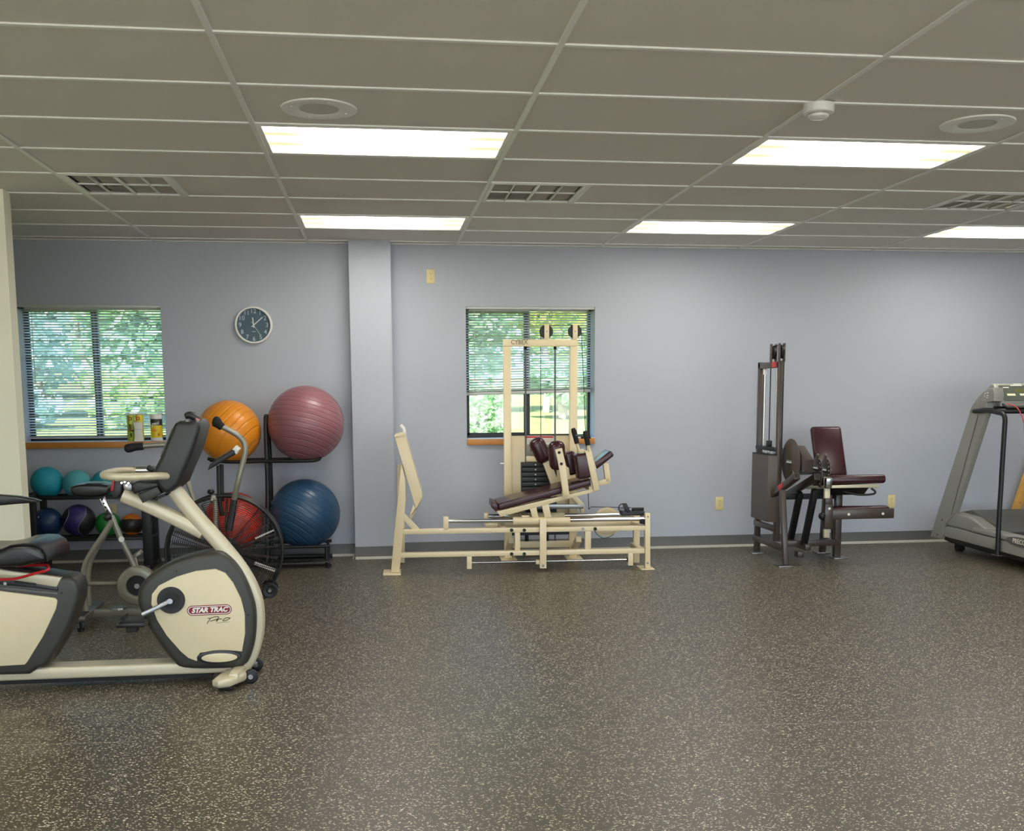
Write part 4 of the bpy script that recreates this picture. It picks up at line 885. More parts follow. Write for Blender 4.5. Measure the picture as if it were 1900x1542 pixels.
def two_tone(name, col, col2, fn):
    m = mat(name, col, .42, var=.05, bump=.1, bscale=160); n, L, p = nodes(m); tc = n['Texture Coordinate']; s = n.new('ShaderNodeSeparateXYZ'); L.new(tc.outputs['Object'], s.inputs[0])
    def M(op, x, y=None):
        q = n.new('ShaderNodeMath'); q.operation = op
        for i, v in enumerate((x, y)):
            if v is None: continue
            if isinstance(v, (int, float)): q.inputs[i].default_value = v
            else: L.new(v, q.inputs[i])
        return q.outputs[0]
    f = fn(M, s.outputs); m2 = n.new('ShaderNodeMix'); m2.data_type = 'RGBA'; L.new(f, m2.inputs['Factor']); L.new(n[m['mix']].outputs['Result'], m2.inputs['A']); m2.inputs['B'].default_value = C(*col2)
    L.new(m2.outputs['Result'], p.inputs['Base Color']); return m
PX = lambda M, o: M('LESS_THAN', M('ABSOLUTE', M('ADD', M('ADD', o[0], .012), M('MULTIPLY', M('SINE', M('MULTIPLY', o[2], 24.0)), -.028))), .062)
OR = lambda M, o: M('GREATER_THAN', M('ABSOLUTE', M('ADD', M('MULTIPLY', o[2], 1.0), M('MULTIPLY', M('ABSOLUTE', o[0]), .12))), .054)
MT = {'teal': mat('teal_rubber', (26, 150, 172), .6, var=.06, bump=.2, bscale=220), 'teal2': mat('pale_teal_rubber', (84, 168, 178), .6, var=.06, bump=.2, bscale=220), 'navy': mat('navy_rubber', (24, 52, 92), .4, var=.12, bump=.2, bscale=120),
      'purple': two_tone('purple_black_rubber', (30, 30, 36), (58, 48, 112), PX), 'green': mat('green_rubber', (30, 128, 50), .35, var=.06), 'orange': two_tone('orange_black_rubber', (38, 36, 32), (226, 126, 36), OR)}
MBL = [((89, 905), 28.5, 'teal', zt1, 'teal medicine ball at the left end of the upper shelf'), ((143, 905), 25.5, 'teal2', zt1, 'paler teal medicine ball in the middle of the upper shelf'), ((196, 908), 25, 'teal', zt1, 'teal medicine ball on the upper shelf, mostly behind the bike saddle'),
       ((89.5, 973), 27, 'navy', zt2, 'navy blue medicine ball at the left end of the lower shelf'), ((148, 970), 29.5, 'purple', zt2, 'purple and black medicine ball with a pale wavy seam'), ((200, 977), 22.5, 'green', zt2, 'green medicine ball on the lower shelf'), ((245, 974), 20.5, 'orange', zt2, 'small orange and black striped medicine ball')]
bx = [[(-3.2939,4.785,0.6452),(-3.0668,4.785,0.6414),(-2.8511,4.785,0.6249),(-3.3085,4.785,0.3522),(-3.0695,4.785,0.3602),(-2.8476,4.785,0.325),(-2.6616,4.785,0.3341)]][0]
for (pp, r_, kd, z_, lb), p in zip(MBL, bx):
    R = r_*.985/228.; zc = z_+math.sqrt((R+.011)**2-GP[z_]**2)
    t = thing('medicine_ball', lb, 'ball', (p[0], YM, zc), 0, 'medicine balls on the rack')
    MB().sph((0, 0, 0), R, 40, 26).build('shell', MT[kd], t, ang=180)
    if kd == 'purple':
        for q in (-1, 1):
            pts = []
            for k in range(25):
                z2 = -R*.93+k*R*1.86/24; x2 = -.012+.028*math.sin(24*z2)+q*.062; y2 = -math.sqrt(max(R*R-z2*z2-x2*x2, 1e-5))
                if x2*x2+z2*z2 < R*R*.96: pts.append((x2, y2, z2))
            MB().tube(pts, .0022, 6).build('seam', mat('seam_grey', (150, 146, 160), .5), t)
    if kd == 'navy':
        for dx, r2_ in ((-.062, .009), (-.035, .006)): MB().cyl((dx, -R*.80, .052), (dx*1.04, -R*.86+.002, .056), r2_, n=14).build('logo_mark', M_LABEL, t)
    else: MB().cyl((0, R*.2, R*.97), (0, R*.206, R*.985), .006, n=10).build('valve', M_DARK, t)

# ================================================================== LEG PRESS (centre)
lp = thing('leg_press', 'cream leg press machine with burgundy pads in front of the centre window', 'leg press', (-.58, 4.06, 0), math.radians(-2))
def P3(q, n): return (q[0], n, q[1])
# near side frame
MB().prism([(-0.0251,0.0149),(0.0404,0.0135),(0.0719,0.3048),(0.0884,0.4736),(0.098,0.5697),(0.0977,0.7295),(0.0684,0.8587),(0.0467,0.6664),(0.0042,0.2979)], .0, .06, .004).build('front_post', M_CREAM, lp)
MB().box(Vector((-0.0173,-0,0.0049))+Vector((0, .06, -.002)), (.135, .22, .014), bev=.003).build('foot_plate', M_CREAM, lp)
ul = [(0.0639,0.3445),(1.9535,0.3416),(1.9539,0.3045),(0.0632,0.3054)]
MB().prism(ul, .004, .054, .004).build('upper_rail', M_CREAM, lp)
ll_ = [(0.0463,0.163),(1.9494,0.1633),(1.9498,0.123),(0.0456,0.125)]
MB().prism(ll_, .004, .054, .004).build('lower_rail', M_CREAM, lp)
MB().prism([(1.9495,0.4379),(1.9898,0.4372),(1.9946,0.004),(1.9541,0.0048)], .0, .05, .004).build('rear_post', M_CREAM, lp)
MB().box(Vector((1.9707,0,-0.003))+Vector((0, .06, 0)), (.11, .2, .012), bev=.003).build('foot_plate', M_CREAM, lp)
q = (1.9716,0,0.0464); MB().cyl((q[0], -.006, q[2]), (q[0], .002, q[2]), .009, n=12).build('bolt', M_STEEL, lp)
q = (1.9707,0,0.4109); MB().cyl((q[0], -.002, q[2]), (q[0], .002, q[2]), .005, n=12).build('bolt', M_DARK, lp)
for a in ([(0.5582,0.1266),(0.596,0.1258),(0.595,0.0272),(0.5571,0.028)], [(1.818,0.1315),(1.8584,0.1307),(1.8593,0.0277),(1.8189,0.0286)]): MB().prism(a, .004, .05, .003).build('stop_stub', M_CREAM, lp)
rod = [(0.5939,0.025,0.0733),(1.8266,0.025,0.0737)]; MB().cyl(rod[0], rod[1], .0085, n=14).build('guide_rod', M_CHROME, lp)
q = (1.8116,0.025,0.074); MB().cyl(q, (q[0]+.012, q[1], q[2]), .017, n=14).build('rod_collar', M_RUBBER, lp)
for a in ([(0.9311,0.3222),(0.972,0.3215),(0.9712,0.1376),(0.9302,0.1384)], [(1.4778,0.3349),(1.5251,0.3341),(1.5259,0.1565),(1.4784,0.1574)]): MB().prism(a, .01, .05, .003).build('rail_strut', M_CREAM, lp)
for q in [(0.9048,0.3242),(1.0027,0.3225),(0.9038,0.1389),(1.002,0.137),(1.5563,0.3232)]: MB().cyl((q[0], -.004, q[1]), (q[0], .006, q[1]), .0135, n=18).build('plug', M_DARK, lp)
q = (1.4601,0.3249); MB().cyl((q[0], -.003, q[1]), (q[0], .006, q[1]), .011, n=18).build('bolt', M_STEEL, lp)
MB().prism([(0.3811,0.4365),(0.4214,0.4359),(0.4201,0.3311),(0.3797,0.3318)], .004, .05, .003).build('rod_support', M_CREAM, lp)
MB().prism([(0.0788,0.4697),(0.0946,0.4614),(0.1961,0.347),(0.1958,0.3268),(0.148,0.3276),(0.1403,0.3439),(0.0794,0.4134),(0.0738,0.4095)], .012, .045, .003).build('gusset', M_CREAM, lp)
ur = [(0.4189,0.025,0.4009),(1.9585,0.025,0.3918)]; MB().cyl(ur[0], ur[1], .0165, n=20).build('slide_rod', M_CHROME, lp)
fr_ = [(0.7425,0.32,0.3989),(2.0057,0.32,0.391)]; MB().cyl(fr_[0], fr_[1], .0165, n=20).build('slide_rod', M_CHROME, lp)
MB().box((fr_[0][0]-.012, .32, fr_[0][2]-.02), (.035, .05, .09), bev=.004).build('rod_support', M_CREAM, lp)
MB().beam((fr_[0][0]-.02, .32, fr_[0][2]-.075), (ul[1][0], .32, fr_[0][2]-.075), .05, .04, .004).build('far_rail', M_CREAM, lp)
MB().beam((ul[1][0]-.005, .32, 0), (ul[1][0]-.005, .32, fr_[1][2]+.03), .045, .05, .004).build('far_post', M_CREAM, lp)
MB().beam((ul[1][0]-.03, .045, ul[1][1]-.02), (ul[1][0]-.03, .32, ul[1][1]-.02), .045, .045, .004, ref=(0, 0, 1)).build('cross_tie', M_CREAM, lp)
MB().beam((ll_[1][0]-.03, .045, ll_[1][1]-.02), (ll_[1][0]-.03, .32, ll_[1][1]-.02), .045, .045, .004, ref=(0, 0, 1)).build('cross_tie', M_CREAM, lp)
MB().beam((fr_[0][0]+.1, .045, ul[0][1]-.02), (fr_[0][0]+.1, .32, ul[0][1]-.02), .045, .045, .004, ref=(0, 0, 1)).build('cross_tie', M_CREAM, lp)
# foot press plate: bent sheet with side flange
fo = [(0.105,1.0546),(0.2242,0.612),(0.2254,0.5879),(0.1352,0.4206)]
fp = MB()
for a, b in zip(fo, fo[1:]): fp.beam((a[0], .0, a[1]), (b[0], .0, b[1]), .001, .001, 0) if False else fp.poly([(a[0], .0, a[1]), (b[0], .0, b[1]), (b[0]-.008, .0, b[1]), (a[0]-.008, .0, a[1])], (0, .52, 0))
fp.build('press_plate', M_CREAM, lp)
MB().prism([(0.0246,1.0435),(0.1034,1.053),(0.2241,0.6064),(0.1746,0.498)], -.004, .01, .002).build('plate_flange', M_CREAM, lp)
MB().prism([(0.0246,1.0435),(0.1034,1.053),(0.2241,0.6064),(0.1746,0.498)], .51, .52, .002).build('plate_flange', M_CREAM, lp)
MB().prism([(0.0185,1.0538),(0.099,1.0736),(0.105,1.0562),(0.0277,1.0411)], -.008, .53, .002).build('plate_cap', M_CREAM, lp)
MB().prism([(0.2256,0.6039),(0.222,0.5759),(0.1376,0.4205),(0.1221,0.4449),(0.1554,0.5368),(0.1762,0.4963)], .0, .03, .002).build('plate_kick', M_CREAM, lp)
MB().tube(sp([(0.0643,0.3,1.1287),(0.0851,0.3,1.1082),(0.0929,0.3,1.0876),(0.0957,0.3,1.059)], 4), .006, 8, ry=.012).build('plate_hook', M_WHITE, lp)
MB().beam((fo[0][0]-.045, .5, fo[0][1]-.25), (fo[0][0]-.06, .5, 0.01), .05, .06, .004).build('far_leg', M_CREAM, lp)
# carriage
ct = [(0.9163,0.025,0.3941),(1.3603,0.025,0.3868)]; MB().cyl(ct[0], ct[1], .031, n=24, bev=.004).build('carriage_sleeve', M_CREAM, lp)
MB().cyl((ct[0][0], .32, ct[0][2]), (ct[1][0], .32, ct[1][2]), .031, n=24, bev=.004).build('carriage_sleeve', M_CREAM, lp)
MB().beam((ct[0][0]+.1, .025, ct[0][2]+.02), (ct[0][0]+.1, .32, ct[0][2]+.02), .06, .04, .004, ref=(1, 0, 0)).build('carriage_tie', M_CREAM, lp)
for a in ([(1.0457,0.4989),(1.0954,0.5099),(1.1157,0.413),(1.0659,0.4138)], [(1.1393,0.5121),(1.192,0.526),(1.2154,0.4172),(1.1626,0.4181)]): MB().prism(a, .005, .045, .003).build('carriage_strut', M_CREAM, lp)
MB().prism([(1.1206,0.4094),(1.1718,0.4145),(1.1714,0.026),(1.1199,0.027)], -.03, .0, .003).build('carriage_drop', M_CREAM, lp)
q = (1.1437,-0.03,0.0474); MB().cyl((q[0], -.036, q[2]), (q[0], -.028, q[2]), .011, n=14).build('bolt', M_STEEL, lp)
MB().box(Vector((1.1103,0.01,0.0697))+Vector((0, .012, 0)), (.035, .05, .032), bev=.004).build('drop_bushing', M_CREAM, lp)
# bench
bf = [(0.7892,0.4708),(1.5799,0.6462),(1.5874,0.6227),(0.8224,0.4294)]
MB().prism(bf, .0, .04, .003).build('bench_rail', M_CREAM, lp)
MB().prism(bf, .34, .38, .003).build('bench_rail', M_CREAM, lp)
for k in (.05, .5, .95):
    a = (bf[3][0]+.02+(bf[1][0]-bf[3][0]-.03)*k, bf[3][1]+.02+(bf[2][1]-bf[3][1])*k); MB().beam((a[0], .02, a[1]), (a[0], .36, a[1]), .05, .03, .003, ref=(1, 0, 0)).build('bench_cross', M_CREAM, lp)
pb = [(0.755,0.5557),(0.8012,0.526),(1.503,0.7013),(1.5251,0.6864),(1.5238,0.6601),(0.8154,0.482),(0.8009,0.4764),(0.7605,0.512)]
pa = [(0.8013,0.5318),(1.5177,0.7113),(1.5238,0.6616),(0.8096,0.4792)]
bpd = MB().prism(pa, .0, .38, .014, 4).build('bench_pad', M_BURG, lp, ang=60)
MB().prism([(0.7578,0.5441),(0.8012,0.5274),(0.8126,0.485),(0.7892,0.462),(0.7546,0.4976)], .03, .35, .006).build('bench_nose', M_BURG, lp, ang=60)
# back upright, shoulder pads, handles, head rest
up_ = [(1.4754,0.9165),(1.5222,0.9247),(1.5852,0.6304),(1.5411,0.6223)]
MB().prism(up_, -.025, .02, .003).build('back_upright', M_CREAM, lp)
MB().prism(up_, .36, .405, .003).build('back_upright', M_CREAM, lp)
for n_, pts in ((.0, [(1.4952,-0,0.9765),(1.5192,0,0.8907),(1.5512,0,0.7889)]), (.36, [(1.4646,0.36,0.9715),(1.4812,0.36,0.9186),(1.5061,0.36,0.8532)])):
    MB().tube(pts, .0125, 12).build('handle', M_CREAM, lp)
for pts in ([(1.4728,0,1.0814),(1.4776,0,1.062),(1.4888,0,1.0154),(1.4968,0,0.9726)], [(1.4357,0.36,1.0908),(1.4415,0.36,1.0689),(1.4563,0.36,1.0162),(1.4679,0.36,0.969)]):
    MB().tube(pts, [.015, .0215, .0205, .019], 14).build('grip', M_RUBBER, lp)
MB().box(Vector((1.4793,-0,1.031)), (.075, .03, .016), bev=.004).build('grip_lever', M_RUBBER, lp)
lv = [(1.4321,0.1,1.0429),(1.4877,0.1,1.0385)]; MB().cyl((lv[0][0], .18, lv[0][2]), (lv[1][0], .01, lv[1][2]), .005, n=8).build('lever_rod', M_STEEL, lp)
def pad(name, cx, cz, n0, n1, w_, h_, rot, par=lp, m=M_BURG, bev=.02):
    return MB().box((cx, (n0+n1)/2, cz), (w_, n1-n0, h_), (Vector((0, 1, 0)), rot), bev=min(bev, w_*.45), seg=4).build(name, m, par, ang=60)
q = (1.458,0.8134); pad('shoulder_pad', q[0], q[1], -.02, .13, .105, .195, math.radians(-8), bev=.02)
q = (1.4099,0.8175); pad('shoulder_pad', q[0], q[1], .24, .37, .085, .185, math.radians(-14), bev=.02)
MB().prism([(1.4718,0.9301),(1.5033,0.9298),(1.5432,0.8124),(1.5196,0.797)], .02, .06, .003).build('pad_bracket', M_CREAM, lp)
q = (1.6338,0.8535); pad('head_pad', q[0], q[1], .07, .31, .175, .05, math.radians(-38), bev=.014)
hb_ = [(1.6564,0.82),(1.6748,0.6849),(1.5971,0.6685)]
MB().beam(P3(hb_[0], .12), P3(hb_[1], .12), .04, .042, .003, ext=.005).build('head_bracket', M_CREAM, lp)
MB().beam(P3(hb_[1], .12), P3(hb_[2], .12), .04, .042, .003, ext=.01).build('head_bracket', M_CREAM, lp)
# knee rollers on posts
q = (1.2579,0.897); pad('knee_pad', q[0], q[1], -.05, .06, .130, .225, math.radians(-4), bev=.05)
kb_ = MB().prism([(1.2321,0.9451),(1.2847,0.9561),(1.3135,0.8289),(1.319,0.7826),(1.3372,0.6277),(1.3411,0.6005),(1.2943,0.5958),(1.2881,0.6362),(1.2616,0.7987),(1.2569,0.8296)], -.085, -.06, .003).build('knee_bracket', M_CREAM, lp)
for q in [(1.2615,0.9233),(1.2786,0.837)]: MB().cyl((q[0], -.089, q[1]), (q[0], -.08, q[1]), .0115, n=14).build('bolt', M_DARK, kb_)
MB().beam(P3((1.3182,0.6019), -.07), P3((1.3182,0.6019), .03), .05, .05, .003, ref=(0, 0, 1)).build('knee_mount', M_CREAM, lp)
MB().prism([(1.3353,0.8106),(1.3591,0.7947),(1.3671,0.708),(1.3156,0.7008),(1.3076,0.7874)], .06, .1, .003).build('knee_arm', M_CREAM, lp)
q = (1.1774,0.9146); pad('knee_pad', q[0], q[1], .36, .47, .130, .215, math.radians(-27), bev=.05)
kp = [(1.233,0.8075),(1.2882,0.659)]; MB().beam(P3(kp[0], .42), P3(kp[1], .42), .04, .064, .003, ext=.02).build('knee_post', M_CREAM, lp)
# weight tower behind
T0, T1 = .60, .665
tp = [(0.9003,1.8043),(0.9617,1.8043),(0.9521,0.0055),(0.8891,0.0068)]
tb = [(0.9003,1.8043),(1.5102,1.8042),(1.5104,1.748),(0.8999,1.7485)]
MB().prism([(tp[0][0], tb[2][1]), (tp[1][0], tb[2][1]), (tp[1][0], .012), (tp[0][0], .012)], T0, T1, .004).build('tower_post', M_CREAM, lp)
tq = [(1.4465,1.8042),(1.5102,1.8042)]
MB().prism([(tq[0][0], tb[2][1]), (tq[1][0], tb[2][1]), (tq[1][0]-.005, .012), (tq[0][0]-.005, .012)], T0, T1, .004).build('tower_post', M_CREAM, lp)
MB().prism(tb, T0, T1, .004).build('tower_beam', M_CREAM, lp)
for a in (tp[0][0]+.03, tq[0][0]+.03): MB().box((a, .62, .006), (.13, .27, .012), bev=.003).build('foot_plate', M_CREAM, lp)
MB().prism([(0.9014,1.1347),(0.9541,1.1343),(0.9509,0.5425),(0.8978,0.5432)], .592, .605, .002).build('post_channel', M_CREAM, lp)
q = (0.8994,0.59,0.7984); MB().cyl((q[0]-.03, .6, q[2]), (q[0]+.01, .6, q[2]), .006, n=10).build('post_pin', M_WHITE, lp)
lt = (1.0304,1.7815)
text('maker_text', 'CYBEX', .052, mat('print_grey', (120, 116, 100), .5), lp, (lt[0], .5985, lt[1]), sx=.86, bold=.0007)
for c_ in ((1.2545,1.8693), (1.4883,1.8694)):
    for n_ in (.598, .658): MB().box((c_[0], n_+.004, c_[1]-.005), (.040, .008, .122), bev=.002).build('pulley_bracket', M_CREAM, lp)
    pu = MB().lathe([(0, -.012), (.052, -.012), (.055, -.009), (.049, 0), (.055, .009), (.052, .012), (0, .012)], (c_[0], .632, c_[1]), (0, 1, 0), n=40).build('pulley', M_BLACK, lp)
    MB().cyl((c_[0], .594, c_[1]), (c_[0], .67, c_[1]), .006, n=12).build('pulley_axle', M_STEEL, pu)
cA = (1.2585,1.8712); cB = (1.4932,1.8713)
cbl = [(1.2011,0.632,0.9885),(1.5772,0.632,1.0319)]
MB().tube([(cA[0]-.051, .632, cbl[0][2]-.3), (cA[0]-.051, .632, cA[1]), *[(cA[0]+.051*math.cos(a), .632, cA[1]+.051*math.sin(a)) for a in (2.6, 2.1, 1.57)], *[(cB[0]+.051*math.cos(a), .632, cB[1]+.051*math.sin(a)) for a in (1.57, 1., .5, 0)], (cbl[1][0], .60, cbl[1][2]), (cbl[1][0]+.012, .5, .42)], .003, 6).build('cable', M_DARK, lp)
for a in ([(1.0833,0.632,1.7498),(1.0798,0.632,0.8029)], [(1.3268,0.632,1.7495),(1.3267,0.632,0.8001)]):
    gr_ = MB().cyl((a[0][0], .632, a[0][2]), (a[0][0], .632, .14), .0075, n=14).build('guide_rod', mat('dark_steel', (104, 104, 104), .4, .7), lp)
    MB().cyl((a[0][0], .632, a[0][2]-.025), (a[0][0], .632, a[0][2]), .012, n=14).build('rod_stop', M_RUBBER, gr_)
pl_ = [(0.963,1.0237),(1.4568,1.0194),(1.4574,0.6077),(0.9608,0.6142)]
MB().prism([(tp[1][0], pl_[0][1]), (tq[0][0], pl_[0][1]), (tq[0][0], .25), (tp[1][0], .25)], .652, .662, .001).build('back_panel', M_CREAM, lp)
MB().beam((tp[1][0], .657, pl_[0][1]+.006), (tq[0][0], .657, pl_[0][1]+.006), .02, .012, 0).build('panel_edge', M_DARK, lp)
sg = [(1.0851,1.0232),(1.3174,1.0212),(1.3174,0.951),(1.0849,0.9533)]
sgo = MB().prism(sg, .64, .652).build('instruction_sign', M_LABEL, lp)
sr = [(1.0893,1.0203),(1.312,1.0183),(1.312,1.0028),(1.0892,1.0048)]
MB().prism(sr, .6385, .642).build('sign_header', M_LABRED, sgo)
for k in range(4): MB().box((sr[0][0]+.05+(.13 if k % 2 else 0), .6392, sr[2][1]-.016-.014*(k//2)), (.07, .001, .004)).build('sign_line', mat('sign_print', (200, 150, 140), .5), sgo)
wp = [(1.0848,0.9523),(1.2644,0.9506),(1.2644,0.8621),(1.0845,0.864)]
wpl = MB().prism(wp, .60, .63, .002).build('selector_plate', mat('plate_grey', (140, 138, 130), .5), lp)
for k in range(3): MB().box((wp[0][0]+.035+.018*k, .599, (wp[0][1]+wp[2][1])/2), (.006, .002, .02)).build('plate_slot', M_DARK, wpl)
MB().prism([(1.0845,0.8578),(1.1939,0.8566),(1.1938,0.8099),(1.0843,0.8112)], .60, .64, .002).build('top_plate', M_CREAM, lp)
st = [(1.0422,0.8074),(1.334,0.8041)]; zt_, zb_ = st[0][1], .24; nW = 14
for k in range(nW):
    h_ = (zt_-zb_)/nW; zc = zt_-(k+.5)*h_
    wo = MB().box(((st[0][0]+st[1][0])/2, .632, zc), (st[1][0]-st[0][0], .11, h_-.003), bev=.003).build('weight_plate', M_POWDER, lp)
    if k < 11: MB().box(((st[0][0]+st[1][0])/2-.03, .5765, zc), (.010, .001, .009)).build('weight_number', M_LABEL, wo)
MB().prism([(1.0418,0.4639),(1.5533,0.4563),(1.5534,0.4216),(1.0416,0.4201)], .55, .6, .003).build('lift_arm', M_STEEL, lp)
MB().prism([(1.4425,0.5208),(1.4898,0.5358),(1.5612,0.4562),(1.5614,0.3774),(1.5345,0.3778),(1.5217,0.441)], .56, .6, .003).build('arm_link', M_CREAM, lp)
for z0_, m_ in ((.215, M_POWDER), (.12, M_CREAM)): MB().beam((tp[1][0], .632, z0_), (tq[0][0], .632, z0_), .06, .03 if m_ is M_POWDER else .055, .003).build('tower_crossbar', m_, lp)
for dx in (-.1, .07): MB().cyl(((st[0][0]+st[1][0])/2+dx, .632, .14), ((st[0][0]+st[1][0])/2+dx, .632, .235), .016, n=14).build('stack_bumper', M_RUBBER, lp)
for x_ in (tp[0][0]+.03, tq[0][0]+.03): MB().beam((x_, .32, .22 if x_ < .5 else .2), (x_, .63, .06), .045, .05, .004, ref=(1, 0, 0)).build('tower_brace', M_CREAM, lp)
# cam wheel and cable ring
cw = (1.7243,0.3233)
cam_w = MB().lathe([(.0, -.01), (.095, -.01), (.1, -.014), (.118, -.014), (.121, 0), (.118, .014), (.1, .014), (.095, .01), (0, .01)], (cw[0], .42, cw[1]), (0, 1, 0), n=48).build('cam_wheel', M_CREAM, lp)
MB().cyl((cw[0], .40, cw[1]), (cw[0], .46, cw[1]), .022, n=18).build('cam_bearing', M_STEEL, cam_w)
MB().box((cw[0], .39, cw[1]-.0), (.2, .02, .05), bev=.004).build('cam_bracket', M_STEEL, lp)
MB().beam((cw[0], .42, cw[1]), (ul[1][0]-.01, .36, cw[1]), .03, .04, .003).build('cam_mount', M_CREAM, lp)
MB().tube([(cbl[1][0]+.012, .5, .42), (cbl[1][0]+.02, .43, cw[1]+.125), (cw[0]+.2, .42, cw[1]+.115), (ul[1][0]-.15, .36, cw[1]+.11)], .003, 6).build('cable', M_DARK, lp)
cq = [(1.5482,-0.004,0.3121),(1.5706,-0.004,0.2792),(1.6153,-0.004,0.2517),(1.6598,-0.004,0.2569),(1.7042,-0.004,0.2827)]
MB().tube(sp(cq, 4), .0025, 6).build('pin_tether', M_DARK, lp)
# black adjuster on the rear end of the rods
ad = [(1.7449,0.4418),(1.7747,0.4443),(1.9539,0.4414),(1.9541,0.4177),(1.7451,0.4166)]
MB().prism([(1.7746,0.4502),(1.9538,0.4474),(1.9541,0.4177),(1.7749,0.4176)], .04, .16, .003).build('adjuster_base', M_BLACK, lp)
cg = (1.7849,0.4763)
rg_ = MB(); ring(rg_, cg[0], cg[1], .06, .034, .004, 28, 6); rg_.build('adjuster_ring', M_BLACK, lp)
MB().prism([(1.7802,0.5089),(1.81,0.5144),(1.8481,0.4412),(1.8107,0.4343)], .04, .08, .003).build('adjuster_arm', M_BLACK, lp)
hd = [(1.8553,0.05,0.4663),(1.9468,0.05,0.4664)]; MB().tube(hd, .0135, 10).build('adjuster_handle', M_RUBBER, lp)
MB().prism([(1.8733,0.463),(1.9063,0.4625),(1.9156,0.4386),(1.8646,0.4394)], .04, .06, .002).build('adjuster_neck', M_BLACK, lp)
MB().prism([(1.9141,0.3941),(1.9529,0.3934),(1.9534,0.349),(1.9145,0.3571)], .004, .05, .003).build('rod_bumper', M_RUBBER, lp)

# ================================================================== BROWN LEG EXTENSION (right)
br = thing('leg_extension', 'brown leg extension machine with burgundy seat and a tall weight tower', 'weight machine', (2.8, 4.25, 0))
def bb(mb, name, m=M_BROWN, par=None, ang=35): return mb.build(name, m, par or br, world=True, ang=ang)
TXc = 2.545; YR, YFp = 4.70, 4.265
bb(MB().box((TXc, YR, .81), (.042, .05, 1.62), bev=.004), 'tower_post')
bb(MB().box((TXc, YFp, .88), (.042, .055, 1.48), bev=.004), 'tower_post')
bb(MB().beam((TXc, YR+.02, 1.59), (TXc, YFp, 1.59), .042, .05, .004, ref=(1, 0, 0)), 'tower_beam')
lb_ = bb(MB().box((TXc-.022, YFp+.09, 1.592), (.003, .085, .045)), 'red_label', M_LABRED)
for Y_ in (YFp+.165, YFp-.01):
    for dx in (-.02, .02): bb(MB().box((TXc+dx, Y_, 1.685), (.008, .045, .15), bev=.002), 'pulley_bracket')
    pu = bb(MB().lathe([(0, -.011), (.052, -.011), (.055, -.008), (.049, 0), (.055, .008), (.052, .011), (0, .011)], (TXc, Y_, 1.69), (1, 0, 0), n=36), 'pulley', M_BLACK)
    bb(MB().cyl((TXc-.028, Y_, 1.69), (TXc+.028, Y_, 1.69), .006, n=10), 'pulley_axle', M_STEEL, pu)
yc = YFp+.215
bb(MB().tube([(TXc, yc, .95), (TXc, yc, 1.69), (TXc, yc-.015, 1.72), (TXc, YFp+.165, 1.744), (TXc, YFp-.01, 1.744), (TXc, YFp-.05, 1.72), (TXc, YFp-.062, 1.68), (TXc, YFp-.06, .9)], .0045, 6), 'cable', M_DARK)
for y_ in (YR-.09, YFp+.08): bb(MB().cyl((TXc, y_, .30), (TXc, y_, 1.57), .008, n=12), 'guide_rod', M_CHROME)
bb(MB().box((TXc, YR-.09, 1.54), (.026, .026, .05), bev=.004), 'rod_stop', M_WHITE)
bb(MB().box((TXc, (YR+YFp)/2, .905), (.07, YR-YFp-.0, .03), bev=.004), 'top_plate', M_POWDER)
bb(MB().box((TXc, yc, .945), (.04, .045, .05), bev=.004), 'cable_clamp', M_BLACK)
bb(MB().cyl((TXc, yc, .80), (TXc, yc, .9), .012, n=12), 'selector_shaft', M_CHROME)
shp = [(2.455, 4.25), (2.525, 4.235), (2.525, 4.62), (2.455, 4.62)]
bb(MB().poly([(x, y, .315) for x, y in shp], (0, 0, .545), .004), 'weight_shroud', M_BROWND)
bb(MB().poly([(x, y, .86) for x, y in shp], (0, 0, .006)), 'shroud_lip', M_DARK)
# base and legs
def by(mb, a, b, w_=.045, h_=.05, nm='frame_tube', m=M_BROWN, ref=(1, 0, 0)): return bb(mb.beam(a, b, w_, h_, .004, ref=ref), nm, m)
by(MB(), (2.5, 4.06, .63), (2.5, 3.945, .01), .042, .045, 'front_leg')
by(MB(), (2.52, YR, .13), (2.505, 3.98, .13), .042, .045, 'base_rail')
by(MB(), (2.53, YR, .255), (2.535, YFp, .255), .042, .045, 'base_rail')
b1 = ((2.505, 4.30, .525), (2.505, 3.78, .728)); b2 = ((2.755, 4.56, .505), (2.755, 3.98, .705))
for a, b in (b1, b2):
    t_ = by(MB(), a, b, .05, .05, 'inclined_tube'); d_ = (Vector(b)-Vector(a)).normalized()
    bb(MB().beam(Vector(b)-d_*.002, Vector(b)+d_*.0012, .036, .036, 0, ref=(1, 0, 0)), 'tube_opening', M_DARK, t_)
bb(MB().beam(Vector(b1[0]).lerp(Vector(b1[1]), .42)-Vector((.027, 0, 0)), Vector(b1[0]).lerp(Vector(b1[1]), .58)-Vector((.027, 0, 0)), .002, .04, 0, ref=(1, 0, 0)), 'red_label', M_LABRED)
for a, b in (((2.75, 4.29, .55), (2.75, 4.47, .13)), ((2.75, 4.0, .6), (2.75, 4.19, .13))): by(MB(), a, b, .045, .05, 'brace', M_POWDER)
by(MB(), (2.52, 4.25, .135), (3.09, 4.25, .135), .045, .05, 'cross_rail', ref=(0, 1, 0))
by(MB(), (2.75, 4.6, .12), (2.75, 4.1, .12), .045, .05, 'cross_rail')
by(MB(), (2.70, 4.12, .06), (2.70, 4.2, .06), .05, .05, 'tube_stub')
by(MB(), (2.53, 4.36, .51), (3.09, 4.36, .51), .045, .045, 'seat_rail', M_POWDER, ref=(0, 1, 0))
by(MB(), (3.07, 4.27, .0), (3.07, 4.27, .60), .055, .05, 'right_leg')
by(MB(), (2.97, 4.2, .56), (3.04, 4.27, .13), .02, .035, 'brace')
